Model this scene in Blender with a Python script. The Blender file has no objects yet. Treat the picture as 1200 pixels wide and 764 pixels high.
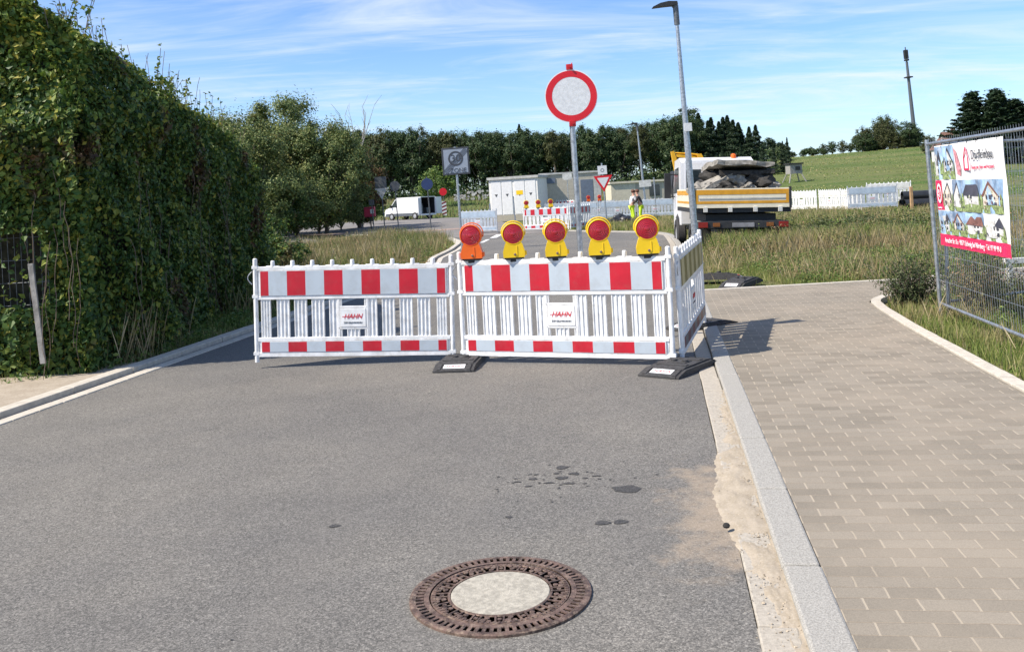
import bpy, math, random
import numpy as np
from mathutils import Matrix, Vector, noise
R = math.radians
random.seed(7); rng = np.random.default_rng(7)
scene = bpy.context.scene
col = scene.collection

# ------------------------------------------------------------------ camera, sky, sun, exposure
cam_d = bpy.data.cameras.new("camera"); cam = bpy.data.objects.new("camera", cam_d); col.objects.link(cam)
cam.location = (0, 0, 1.65)
ROLL = R(3.2)
cam.matrix_world = Matrix.Translation((0, 0, 1.65)) @ Matrix.Rotation(R(90), 4, 'X') @ Matrix.Rotation(-ROLL, 4, 'Z')
cam_d.sensor_width = 36; cam_d.lens = 36 * 1075 / 1200; cam_d.sensor_fit = 'HORIZONTAL'
cam_d.shift_y = -152 / 1200
cam_d.clip_start = 0.05; cam_d.clip_end = 6000
scene.camera = cam

SUN_EL, SUN_AZ = 48.0, 19.0          # light travels towards +X, turned SUN_AZ degrees towards +Y
sx, sy, sz = -math.cos(R(SUN_EL)) * math.cos(R(SUN_AZ)), -math.cos(R(SUN_EL)) * math.sin(R(SUN_AZ)), math.sin(R(SUN_EL))
w = bpy.data.worlds.new("World"); scene.world = w; w.use_nodes = True
nt = w.node_tree; nt.nodes.clear()
def wn(t, **k):
    n = nt.nodes.new(t)
    for a, b in k.items(): setattr(n, a, b)
    return n
wout = wn('ShaderNodeOutputWorld'); bg = wn('ShaderNodeBackground'); sky = wn('ShaderNodeTexSky')
sky.sky_type = 'NISHITA'; sky.sun_disc = False; sky.sun_elevation = R(SUN_EL); sky.sun_rotation = math.atan2(sx, sy)
sky.air_density = 1.0; sky.dust_density = 0.35; sky.ozone_density = 1.8; sky.altitude = 300
bg.inputs['Strength'].default_value = 0.112
tc = wn('ShaderNodeTexCoord'); sep = wn('ShaderNodeSeparateXYZ'); nt.links.new(tc.outputs['Generated'], sep.inputs[0])
def wm(op, a, b=None):
    n = wn('ShaderNodeMath', operation=op)
    for i, v in enumerate((a, b)):
        if v is None: continue
        if isinstance(v, (int, float)): n.inputs[i].default_value = v
        else: nt.links.new(v, n.inputs[i])
    return n.outputs[0]
zz = wm('MAXIMUM', wm('ADD', sep.outputs[2], 0.12), 0.04)
px_ = wm('DIVIDE', sep.outputs[0], zz); py_ = wm('DIVIDE', sep.outputs[1], zz)
cmb = wn('ShaderNodeCombineXYZ'); nt.links.new(px_, cmb.inputs[0]); nt.links.new(py_, cmb.inputs[1])
def cloud(scale, rot, sc, detail, dist, lo, hi):
    mp = wn('ShaderNodeMapping'); nt.links.new(cmb.outputs[0], mp.inputs[0])
    mp.inputs['Rotation'].default_value = (0, 0, R(rot)); mp.inputs['Scale'].default_value = sc
    nz = wn('ShaderNodeTexNoise'); nt.links.new(mp.outputs[0], nz.inputs[0])
    nz.inputs['Scale'].default_value = scale; nz.inputs['Detail'].default_value = detail
    nz.inputs['Roughness'].default_value = 0.62; nz.inputs['Distortion'].default_value = dist
    mr = wn('ShaderNodeMapRange', interpolation_type='SMOOTHSTEP'); nt.links.new(nz.outputs[0], mr.inputs[0])
    mr.inputs[1].default_value = lo; mr.inputs[2].default_value = hi
    return mr.outputs[0]
c1 = cloud(1.1, 24, (0.5, 1.3, 1), 10, 1.3, 0.40, 0.76)
c2 = cloud(2.6, -12, (0.4, 1.4, 1), 9, 0.8, 0.44, 0.80)
cf = wm('MINIMUM', wm('ADD', wm('MULTIPLY', c1, 0.62), wm('MULTIPLY', c2, 0.42)), 0.75)
low = wn('ShaderNodeMapRange'); nt.links.new(sep.outputs[2], low.inputs[0])
low.inputs[1].default_value = 0.0; low.inputs[2].default_value = 0.16; low.inputs[3].default_value = 0.22; low.inputs[4].default_value = 0.0
cf2 = wm('MAXIMUM', cf, low.outputs[0])
mx = wn('ShaderNodeMix', data_type='RGBA'); nt.links.new(cf2, mx.inputs[0])
tint = wn('ShaderNodeMix', data_type='RGBA', blend_type='MULTIPLY'); tint.inputs[0].default_value = 1
nt.links.new(sky.outputs[0], tint.inputs[6]); tint.inputs[7].default_value = (0.74, 0.92, 1.20, 1)
nt.links.new(tint.outputs[2], mx.inputs[6]); mx.inputs[7].default_value = (5.6, 6.1, 6.7, 1)
nt.links.new(mx.outputs[2], bg.inputs[0]); nt.links.new(bg.outputs[0], wout.inputs[0])

sd = bpy.data.lights.new("sun", 'SUN'); so = bpy.data.objects.new("sun", sd); col.objects.link(so)
sd.energy = 5.0; sd.angle = R(0.5); sd.color = (1.0, 0.91, 0.79)
so.rotation_euler = Vector((sx, sy, sz)).to_track_quat('Z', 'Y').to_euler(); so.location = (-20, -5, 30)
scene.view_settings.view_transform = 'Standard'; scene.view_settings.look = 'None'
scene.view_settings.exposure = 0.55; scene.view_settings.gamma = 1; scene.view_settings.use_curve_mapping = False
scene.cycles.max_bounces = 6; scene.cycles.transparent_max_bounces = 8

# ------------------------------------------------------------------ mesh helpers
class MB:
    def __init__(s): s.v = []; s.f = []; s.m = []; s.s = []
    def add(s, vs, fs, m=0, smooth=False, M=None):
        b = len(s.v)
        for p in vs:
            p = Vector(p)
            s.v.append(tuple(M @ p) if M is not None else tuple(p))
        for f in fs:
            s.f.append([b + i for i in f]); s.m.append(m); s.s.append(smooth)
        return s
    def box(s, a, b, m=0, M=None):
        x0, y0, z0 = a; x1, y1, z1 = b
        vs = [(x0,y0,z0),(x1,y0,z0),(x1,y1,z0),(x0,y1,z0),(x0,y0,z1),(x1,y0,z1),(x1,y1,z1),(x0,y1,z1)]
        return s.add(vs, [(0,3,2,1),(4,5,6,7),(0,1,5,4),(1,2,6,5),(2,3,7,6),(3,0,4,7)], m, False, M)
    def tube(s, p, q, r, r2=None, n=12, m=0, M=None, caps=True):
        p = Vector(p); q = Vector(q); r2 = r if r2 is None else r2
        d = (q - p).normalized(); u = d.orthogonal().normalized(); w_ = d.cross(u)
        vs = []
        for c, rr in ((p, r), (q, r2)):
            for i in range(n):
                a = 2 * math.pi * i / n
                vs.append(c + u * math.cos(a) * rr + w_ * math.sin(a) * rr)
        s.add(vs, [(i, (i+1) % n, n + (i+1) % n, n + i) for i in range(n)], m, True, M)
        if caps: s.add(vs, [tuple(range(n))[::-1], tuple(range(n, 2*n))], m, False, M)
        return s
    def path(s, pts, r, n=8, m=0, M=None):
        for a, b in zip(pts[:-1], pts[1:]): s.tube(a, b, r, n=n, m=m, M=M)
        return s
    def prism(s, poly, h0, h1, m=0, M=None, smooth=False):      # poly in XY, extruded along Z
        n = len(poly)
        vs = [(x, y, h0) for x, y in poly] + [(x, y, h1) for x, y in poly]
        s.add(vs, [tuple(range(n))[::-1], tuple(range(n, 2*n))], m, False, M)
        return s.add(vs, [(i, (i+1) % n, n + (i+1) % n, n + i) for i in range(n)], m, smooth, M)
    def lathe(s, prof, n=32, m=0, M=None, smooth=True, closed=False):
        k = len(prof); vs = []
        for r_, z_ in prof:
            for i in range(n):
                a = 2 * math.pi * i / n; vs.append((r_ * math.cos(a), r_ * math.sin(a), z_))
        fs = []
        for j in range(k - 1 + (1 if closed else 0)):
            j2 = (j + 1) % k
            for i in range(n):
                fs.append((j*n + i, j*n + (i+1) % n, j2*n + (i+1) % n, j2*n + i))
        s.add(vs, fs, m, smooth, M)
        if not closed:
            if prof[0][0] > 1e-5: s.add(vs[:n], [tuple(range(n))[::-1]], m, False, M)
            if prof[-1][0] > 1e-5: s.add(vs[-n:], [tuple(range(n))], m, False, M)
        return s
    def build(s, name, mats, parent=None, bevel=0, loc=None, angle=35):
        me = bpy.data.meshes.new(name); me.from_pydata(s.v, [], s.f)
        for mt in (mats if isinstance(mats, (list, tuple)) else [mats]): me.materials.append(mt)
        me.polygons.foreach_set('material_index', s.m); me.polygons.foreach_set('use_smooth', s.s)
        me.update()
        if any(s.s): me.set_sharp_from_angle(angle=R(angle))
        o = bpy.data.objects.new(name, me); col.objects.link(o)
        if parent: o.parent = parent
        if loc: o.location = loc
        if bevel:
            b = o.modifiers.new('bevel', 'BEVEL'); b.width = bevel; b.segments = 2; b.limit_method = 'ANGLE'; b.angle_limit = R(40)
        return o
def T(x=0, y=0, z=0): return Matrix.Translation((x, y, z))
def RX(a): return Matrix.Rotation(R(a), 4, 'X')
def RY(a): return Matrix.Rotation(R(a), 4, 'Y')
def RZ(a): return Matrix.Rotation(R(a), 4, 'Z')
def S3(a, b, c): return Matrix.Diagonal((a, b, c, 1))
def tag(o, label=None, cat=None, group=None, kind=None):
    if label: o['label'] = label
    if cat: o['category'] = cat
    if group: o['group'] = group
    if kind: o['kind'] = kind
    return o
def thing(name, loc=(0,0,0), rz=0, label=None, cat=None, group=None, tilt=(0, 0)):
    o = bpy.data.objects.new(name, None); col.objects.link(o); o.empty_display_size = 0.2
    o.location = loc; o.rotation_euler = (R(tilt[0]), R(tilt[1]), R(rz)); return tag(o, label, cat, group)
def dup(o, loc=None, rz=None, label=None, group=None, parent=None, scale=None):
    c = o.copy(); col.objects.link(c)
    if parent: c.parent = parent
    for ch in list(o.children): dup(ch, parent=c)
    if loc is not None: c.location = loc
    if rz is not None: c.rotation_euler = (c.rotation_euler[0], c.rotation_euler[1], R(rz))
    if label: c['label'] = label
    if group: c['group'] = group
    if scale: c.scale = scale
    return c
def struct(o, kind='structure'):
    o['kind'] = kind; return o
def npmesh(name, V, F, mats, midx=None, parent=None, smooth=False):
    me = bpy.data.meshes.new(name)
    V = np.asarray(V, np.float32); F = np.asarray(F, np.int32); k = F.shape[1]
    me.vertices.add(len(V)); me.vertices.foreach_set('co', V.ravel())
    me.loops.add(F.size); me.loops.foreach_set('vertex_index', F.ravel())
    me.polygons.add(len(F)); me.polygons.foreach_set('loop_start', np.arange(0, F.size, k, dtype=np.int32))
    for mt in (mats if isinstance(mats, (list, tuple)) else [mats]): me.materials.append(mt)
    if midx is not None: me.polygons.foreach_set('material_index', np.asarray(midx, np.int32))
    me.polygons.foreach_set('use_smooth', np.full(len(F), smooth))
    me.update(calc_edges=True); me.validate()
    o = bpy.data.objects.new(name, me); col.objects.link(o)
    if parent: o.parent = parent
    return o
def text_mesh(name, body, size, mat, parent, M, extrude=0.001, align='CENTER', shear=0, space=1.0, xs=1.0):
    cu = bpy.data.curves.new(name, 'FONT'); cu.body = body; cu.size = size; cu.extrude = extrude
    cu.align_x = align; cu.align_y = 'CENTER'; cu.shear = shear; cu.space_character = space; cu.resolution_u = 4
    t = bpy.data.objects.new(name, cu); col.objects.link(t)
    bpy.context.view_layer.update()
    me = bpy.data.meshes.new_from_object(t.evaluated_get(bpy.context.evaluated_depsgraph_get()))
    bpy.data.objects.remove(t); bpy.data.curves.remove(cu)
    me.name = name; me.transform(M @ S3(xs, 1, 1)); me.materials.clear(); me.materials.append(mat)
    o = bpy.data.objects.new(name, me); col.objects.link(o); o.parent = parent
    return o
FRONT = RX(90)     # XY drawing -> upright, facing -Y

# ------------------------------------------------------------------ materials
class NT:
    def __init__(s, name):
        s.mat = bpy.data.materials.new(name); s.mat.use_nodes = True; s.t = s.mat.node_tree
        s.b = s.t.nodes['Principled BSDF']; s.tc = s.t.nodes.new('ShaderNodeTexCoord')
    def n(s, t, **k):
        n = s.t.nodes.new(t)
        for a, b in k.items(): setattr(n, a, b)
        return n
    def l(s, a, b): s.t.links.new(a, b)
    def m(s, op, a, b=None, c=None):
        n = s.n('ShaderNodeMath', operation=op)
        for i, v in enumerate((a, b, c)):
            if v is None: continue
            if isinstance(v, (int, float)): n.inputs[i].default_value = v
            else: s.l(v, n.inputs[i])
        return n.outputs[0]
    def noise(s, scale, detail=4, rough=.55, coord=None, dist=0, vec=None):
        n = s.n('ShaderNodeTexNoise'); s.l(vec if vec is not None else s.tc.outputs[coord or 'Object'], n.inputs[0])
        n.inputs['Scale'].default_value = scale; n.inputs['Detail'].default_value = detail
        n.inputs['Roughness'].default_value = rough; n.inputs['Distortion'].default_value = dist
        return n.outputs[0]
    def map(s, v, a, b, c=0., d=1., smooth=True):
        n = s.n('ShaderNodeMapRange', interpolation_type='SMOOTHSTEP' if smooth else 'LINEAR'); s.l(v, n.inputs[0])
        for i, x in enumerate((a, b, c, d)): n.inputs[i+1].default_value = x
        return n.outputs[0]
    def mix(s, f, a, b, blend='MIX'):
        n = s.n('ShaderNodeMix', data_type='RGBA', blend_type=blend)
        for i, v in ((0, f), (6, a), (7, b)):
            if isinstance(v, (int, float)): n.inputs[i].default_value = v
            elif isinstance(v, tuple): n.inputs[i].default_value = (*v, 1)
            else: s.l(v, n.inputs[i])
        return n.outputs[2]
    def ramp(s, f, stops):
        n = s.n('ShaderNodeValToRGB'); s.l(f, n.inputs[0]); e = n.color_ramp.elements
        while len(e) < len(stops): e.new(0.5)
        for i, (p, c) in enumerate(stops): e[i].position = p; e[i].color = (*c, 1)
        return n.outputs[0]
    def col(s, c): s.l(c, s.b.inputs['Base Color'])
    def bump(s, h, strength=.3, dist=.01):
        n = s.n('ShaderNodeBump'); n.inputs['Strength'].default_value = strength; n.inputs['Distance'].default_value = dist
        s.l(h, n.inputs['Height']); s.l(n.outputs[0], s.b.inputs['Normal'])
def mat(name, c, rough=.6, metal=0, var=.12, scale=6, dirt=0, dirtc=(.12, .1, .07), bump=0, bscale=60, spec=.5, coat=0, trans=0):
    k = NT(name)
    nz = k.noise(scale, 5)
    lo = tuple(max(0, x * (1 - var)) for x in c); hi = tuple(min(1, x * (1 + var)) for x in c)
    cc = k.mix(k.map(nz, .3, .7), lo, hi)
    if dirt:
        d = k.map(k.noise(scale * 2.3, 8, .7), .45, .75, 0, dirt); cc = k.mix(d, cc, dirtc)
    k.col(cc); k.b.inputs['Roughness'].default_value = rough; k.b.inputs['Metallic'].default_value = metal
    k.b.inputs['Specular IOR Level'].default_value = spec
    k.b.inputs['Coat Weight'].default_value = coat
    if bump: k.bump(k.noise(bscale, 4), bump, .005)
    return k.mat
MT = {}
MT['white_plastic'] = mat('white_plastic', (.80, .80, .79), .45, dirt=.5, dirtc=(.45, .42, .36), scale=7)
MT['red_sheet'] = mat('red_sheet', (.50, .010, .026), .38, var=.10, dirt=.3, dirtc=(.38, .10, .09), scale=6)
MT['grey_sheet'] = mat('grey_sheet', (.47, .53, .58), .4, var=.06, scale=3, dirt=.4, dirtc=(.33, .34, .34))
MT['shaded_red_sheet'] = mat('shaded_red_sheet', (.12, .095, .03), .35, var=.2)  # red stripes of the side panel, shade put into the colour
MT['shaded_white_sheet'] = mat('shaded_white_sheet', (.42, .37, .22), .35, var=.2)  # white stripes of the side panel, shade put into the colour
MT['shaded_blue_sheet'] = mat('shaded_blue_sheet', (.30, .37, .45), .5, var=.12)  # blue-grey shade painted into the boards of the far panels
MT['shade_white'] = mat('shaded_white', (.44, .48, .53), .6, var=.12, dirt=.2)  # white frame with the blue of its shaded side in the colour
MT['dull_white'] = mat('dull_white', (.62, .62, .58), .6, var=.15, dirt=.3)
MT['galv'] = mat('galvanised_steel', (.42, .44, .46), .42, .75, var=.25, scale=25, dirt=.2, dirtc=(.25, .25, .24))
MT['galv_dark'] = mat('weathered_steel', (.13, .14, .15), .5, .5, var=.3, scale=20)
MT['rubber'] = mat('recycled_rubber', (.035, .035, .037), .75, var=.4, scale=30, dirt=.45, dirtc=(.13, .12, .10), bump=.5, bscale=140)
MT['yellow'] = mat('yellow_plastic', (.85, .56, .008), .38, var=.06, dirt=.12, dirtc=(.35, .25, .05))
MT['orange'] = mat('orange_plastic', (.80, .13, .008), .38, var=.08, dirt=.12, dirtc=(.3, .1, .03))
MT['black'] = mat('black_plastic', (.02, .02, .02), .5)
MT['dark'] = mat('dark_metal', (.03, .032, .035), .6, .2, dirt=.3)
MT['sign_red'] = mat('sign_red', (.65, .01, .02), .35, var=.05)
MT['sign_white'] = mat('sign_white', (.70, .71, .71), .4, var=.09, scale=35)
MT['red_clamp'] = mat('red_clamp', (.5, .01, .015), .35)
MT['label_white'] = mat('label_white', (.8, .8, .8), .5, var=.04)
MT['letter_red'] = mat('letter_red', (.6, .02, .03), .5)
MT['sign_grey'] = mat('sign_grey', (.055, .06, .07), .5)
MT['iron'] = mat('rusty_iron', (.135, .088, .068), .6, .35, var=.55, scale=22, dirt=.85, dirtc=(.38, .29, .21), bump=.6, bscale=120)
MT['iron_dark'] = mat('iron_recess', (.03, .022, .018), .9, 0, var=.4, scale=40)
MT['concrete'] = mat('concrete', (.36, .335, .275), .85, var=.22, scale=45, dirt=.45, dirtc=(.3, .28, .23), bump=.5, bscale=160)
MT['granite'] = mat('granite_kerb', (.315, .305, .275), .8, var=.32, scale=140, dirt=.5, dirtc=(.48, .42, .33), bump=.4, bscale=200)
MT['gutter'] = mat('gutter_stone', (.38, .345, .285), .85, var=.15, scale=60, dirt=.4, dirtc=(.36, .31, .24), bump=.4, bscale=150)
MT['edging'] = mat('edging_concrete', (.50, .46, .385), .85, var=.12, scale=14, dirt=.3, dirtc=(.36, .31, .24), bump=.4, bscale=120)
MT['joint'] = mat('joint_dirt', (.09, .08, .065), .95, var=.4, scale=50)
MT['white_paint'] = mat('white_vehicle_paint', (.78, .78, .78), .3, var=.03, dirt=.15, dirtc=(.5, .47, .42), coat=.3)
MT['cream_paint'] = mat('cream_vehicle_paint', (.76, .70, .54), .35, var=.05, dirt=.3, dirtc=(.4, .35, .25))
MT['orange_paint'] = mat('orange_band_paint', (.62, .30, .02), .4)
MT['glass'] = mat('dark_glass', (.02, .03, .035), .08, var=.1, spec=.8)
MT['tyre'] = mat('tyre_rubber', (.025, .025, .026), .8, dirt=.5, dirtc=(.1, .09, .07), scale=12)
MT['hub'] = mat('wheel_hub', (.45, .45, .45), .45, .5, dirt=.4)
MT['broken_concrete'] = mat('broken_concrete', (.26, .245, .215), .95, var=.35, scale=8, dirt=.4, bump=.8, bscale=30)
MT['rubble_dark'] = mat('tarred_rubble', (.045, .042, .038), .95, var=.5, scale=10, bump=.8, bscale=25)
MT['tail_red'] = mat('tail_lens_red', (.22, .015, .01), .25)
MT['tail_amber'] = mat('tail_lens_amber', (.22, .08, .02), .25)
MT['machine_yellow'] = mat('machine_yellow', (.80, .42, .01), .4, dirt=.2)
MT['render_white'] = mat('render_white', (.78, .77, .73), .7, var=.06, dirt=.15)
MT['door_white'] = mat('door_white', (.70, .71, .71), .5, var=.05)
MT['render_beige'] = mat('render_beige', (.42, .39, .32), .8, var=.1)
MT['render_cream'] = mat('render_cream', (.60, .56, .44), .8, var=.08)
MT['roof_grey'] = mat('roof_grey', (.42, .42, .40), .7, var=.15)
MT['vent_blue'] = mat('vent_blue_grey', (.12, .15, .20), .6, var=.1)
MT['roof_tile'] = mat('roof_tile', (.16, .085, .06), .8, var=.3, scale=3)
MT['wood_old'] = mat('weathered_wood', (.27, .26, .24), .9, var=.3, scale=12, bump=.5)
MT['wood_stake'] = mat('stake_wood', (.42, .26, .13), .85, var=.2)
MT['pipe'] = mat('black_pipe', (.025, .027, .03), .4, var=.2)
MT['skin'] = mat('skin', (.50, .28, .20), .6, var=.05)
MT['shirt_white'] = mat('white_shirt', (.62, .63, .66), .85, var=.08)
MT['jacket_dark'] = mat('dark_jacket', (.05, .04, .04), .85, var=.2)
MT['hivis'] = mat('hivis_trousers', (.55, .75, .03), .8, var=.1)
MT['hair'] = mat('brown_hair', (.12, .05, .03), .8)
MT['bag_black'] = mat('black_bag', (.02, .02, .022), .45, var=.4, scale=10)
MT['banner_white'] = mat('banner_white', (.78, .78, .77), .55, var=.03, scale=2)
MT['banner_red'] = mat('banner_red', (.68, .02, .10), .5, var=.04)
MT['banner_sky'] = mat('banner_sky', (.30, .45, .70), .5, var=.6, scale=4, dirt=.5, dirtc=(.75, .78, .82))
MT['banner_green'] = mat('banner_green', (.26, .33, .13), .5, var=.6, scale=30, dirt=.6, dirtc=(.08, .12, .04))
MT['banner_house'] = mat('banner_house', (.66, .65, .62), .5, var=.25, scale=25, dirt=.4, dirtc=(.4, .38, .36))
MT['banner_roof'] = mat('banner_roof', (.20, .09, .07), .5, var=.3, scale=20)
MT['banner_dark'] = mat('banner_dark', (.06, .06, .08), .5, var=.3)
MT['banner_cream'] = mat('banner_cream', (.64, .57, .47), .5, var=.3, scale=25, dirt=.4, dirtc=(.45, .38, .32))
MT['letter_white'] = mat('letter_white', (.85, .85, .85), .5, var=.02)
MT['box_red'] = mat('newspaper_box_red', (.48, .02, .06), .5)
MT['blue_sign'] = mat('blue_sign', (.02, .04, .12), .5)
MT['log'] = mat('pale_log', (.45, .43, .40), .9, var=.4, scale=2)

def lens_mat():
    k = NT('red_lens'); v = k.n('ShaderNodeTexVoronoi'); k.l(k.tc.outputs['Object'], v.inputs[0]); v.inputs['Scale'].default_value = 90
    k.col(k.mix(v.outputs[0], (.30, .003, .010), (.46, .012, .022))); k.b.inputs['Roughness'].default_value = .16
    k.b.inputs['Coat Weight'].default_value = .6; k.bump(v.outputs[0], .5, .003); return k.mat
MT['lens'] = lens_mat()

def leaf_mat(name, stops, rough=.55, trans=.25, patch=None, pscale=.8, lo=.5, hi=.7):
    k = NT(name); g = k.n('ShaderNodeNewGeometry')
    c = k.ramp(g.outputs['Random Per Island'], stops)
    if patch:
        c = k.mix(k.map(k.noise(pscale, 3), lo, hi), c, k.ramp(g.outputs['Random Per Island'], patch))
    k.col(c); k.b.inputs['Roughness'].default_value = rough; k.b.inputs['Specular IOR Level'].default_value = .35
    tr = k.n('ShaderNodeBsdfTranslucent'); k.l(c, tr.inputs[0]); ms = k.n('ShaderNodeMixShader'); ms.inputs[0].default_value = trans
    k.l(k.b.outputs[0], ms.inputs[1]); k.l(tr.outputs[0], ms.inputs[2])
    k.l(ms.outputs[0], k.t.nodes['Material Output'].inputs[0]); return k.mat
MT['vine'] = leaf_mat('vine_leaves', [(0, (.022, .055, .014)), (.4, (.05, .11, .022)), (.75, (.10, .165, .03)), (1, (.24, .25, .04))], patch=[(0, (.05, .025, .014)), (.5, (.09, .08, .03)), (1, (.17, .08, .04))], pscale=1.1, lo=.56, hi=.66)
MT['vine_top'] = leaf_mat('sunny_vine_leaves', [(0, (.06, .12, .02)), (.5, (.14, .21, .035)), (.85, (.25, .29, .05)), (1, (.40, .34, .05))])  # vine leaves with sunlight put into the yellow-green colour
MT['tree_leaf'] = leaf_mat('broadleaf', [(0, (.06, .10, .03)), (.6, (.14, .19, .055)), (1, (.29, .30, .10))], patch=[(0, (.10, .11, .03)), (1, (.26, .21, .05))], pscale=.35, lo=.55, hi=.7)
MT['rusty_leaf'] = leaf_mat('autumn_leaf', [(0, (.07, .05, .02)), (.5, (.10, .10, .03)), (1, (.22, .09, .045))])
MT['forest_leaf'] = leaf_mat('forest_leaf', [(0, (.026, .055, .020)), (.6, (.052, .092, .032)), (1, (.11, .14, .05))])
MT['forest_leaf_b'] = leaf_mat('forest_leaf_olive', [(0, (.04, .055, .018)), (.6, (.075, .088, .028)), (1, (.12, .12, .045))])
MT['conifer'] = leaf_mat('conifer_needles', [(0, (.012, .03, .014)), (.6, (.026, .052, .022)), (1, (.05, .08, .032))], trans=.1)
MT['grass'] = leaf_mat('grass_blades', [(0, (.09, .14, .028)), (.45, (.17, .23, .05)), (.8, (.28, .30, .09)), (1, (.46, .40, .20))], patch=[(0, (.24, .20, .08)), (1, (.48, .40, .22))], pscale=.7, lo=.5, hi=.66, trans=.3)
MT['dry_grass'] = leaf_mat('dry_grass', [(0, (.22, .17, .08)), (.6, (.40, .32, .17)), (1, (.55, .46, .28))])
MT['weed_brown'] = leaf_mat('brown_weeds', [(0, (.11, .12, .045)), (.4, (.22, .21, .08)), (.75, (.32, .25, .13)), (1, (.42, .24, .15))], patch=[(0, (.09, .13, .035)), (1, (.24, .26, .08))], pscale=.35, lo=.45, hi=.6)
MT['weed_green'] = leaf_mat('green_weeds', [(0, (.055, .11, .025)), (.6, (.12, .20, .04)), (1, (.24, .29, .07))])
MT['shrub_leaf'] = leaf_mat('olive_shrub_leaves', [(0, (.04, .06, .025)), (.7, (.08, .11, .04)), (1, (.14, .16, .07))])
MT['bark'] = mat('bark', (.10, .08, .06), .95, var=.4, scale=6, bump=.6, bscale=20)
MT['twig'] = mat('dry_twig', (.16, .12, .09), .95, var=.4)
MT['hedge_core'] = mat('hedge_inner_block', (.03, .03, .018), 1, var=.5, scale=10)  # dark colour of the light-blocking hedge core

def asphalt_mat():
    k = NT('asphalt'); sp = k.n('ShaderNodeSeparateXYZ'); k.l(k.tc.outputs['Object'], sp.inputs[0])
    fine = k.noise(135, 2, .8); med = k.noise(45, 4, .7); big = k.noise(.45, 4, .6); mid = k.noise(2.2, 5, .6)
    c = k.mix(k.map(fine, .36, .64, smooth=False), (.070, .067, .061), (.275, .262, .238))
    def cells(sc):
        v = k.n('ShaderNodeTexVoronoi'); k.l(k.tc.outputs['Object'], v.inputs[0]); v.inputs['Scale'].default_value = sc
        q = k.n('ShaderNodeSeparateColor'); k.l(v.outputs['Color'], q.inputs[0]); return q.outputs[0]
    g1 = cells(190); g2 = cells(95)
    c = k.ramp(g1, [(0, (.065, .064, .060)), (.45, (.142, .138, .127)), (.8, (.215, .208, .19)), (1, (.36, .345, .31))])
    c = k.mix(.34, c, k.ramp(g2, [(0, (.07, .067, .06)), (.6, (.165, .155, .138)), (1, (.32, .30, .265))]))
    c = k.mix(k.map(med, .55, .75, 0, .3), c, (.21, .195, .17))
    vo = k.n('ShaderNodeTexVoronoi'); k.l(k.tc.outputs['Object'], vo.inputs[0]); vo.inputs['Scale'].default_value = 95
    sps = k.map(vo.outputs['Distance'], .10, .22, 1, 0); wn_ = k.n('ShaderNodeTexWhiteNoise'); k.l(vo.outputs['Position'], wn_.inputs[0])
    c = k.mix(k.m('MULTIPLY', sps, k.map(wn_.outputs[0], .82, .95, 0, .8)), c, (.42, .40, .36))
    c = k.mix(k.map(big, .35, .65, 0, 1), k.mix(1., c, (.86, .86, .87), 'MULTIPLY'), k.mix(1., c, (1.08, 1.06, 1.03), 'MULTIPLY'))
    c = k.mix(k.map(mid, .35, .7, 0, .22), c, k.mix(1., c, (.7, .7, .7), 'MULTIPLY'))
    # tyre-polished lengthwise streaks
    mp = k.n('ShaderNodeMapping'); k.l(k.tc.outputs['Object'], mp.inputs[0]); mp.inputs['Rotation'].default_value = (0, 0, R(9)); mp.inputs['Scale'].default_value = (2.2, .12, 1)
    st = k.noise(1.0, 4, .6, vec=mp.outputs[0]); c = k.mix(k.map(st, .45, .7, 0, .25), c, (.16, .15, .135))
    # sand blown over the right-hand edge
    e = k.m('SUBTRACT', sp.outputs[0], k.m('MULTIPLY', sp.outputs[1], .158))          # x - .158 y ; edge at .28
    edge = k.map(e, -.36, .25, 0, 1); yb = k.m('MULTIPLY', k.map(sp.outputs[1], 3.3, 4.3), k.map(sp.outputs[1], 5.0, 6.0, 1, 0))
    nz = k.noise(5, 7, .65); f = k.m('ADD', k.m('MULTIPLY', edge, k.m('ADD', k.m('MULTIPLY', yb, .75), .12)), k.m('MULTIPLY', k.m('SUBTRACT', nz, .5), 1.9))
    c = k.mix(k.map(f, .36, 1.0, 0, .5), c, (.42, .33, .23))
    k.col(c); k.b.inputs['Roughness'].default_value = .88; k.b.inputs['Specular IOR Level'].default_value = .3
    k.bump(k.m('ADD', g1, k.m('MULTIPLY', med, .6)), .5, .003); return k.mat
MT['asphalt'] = asphalt_mat()

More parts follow.
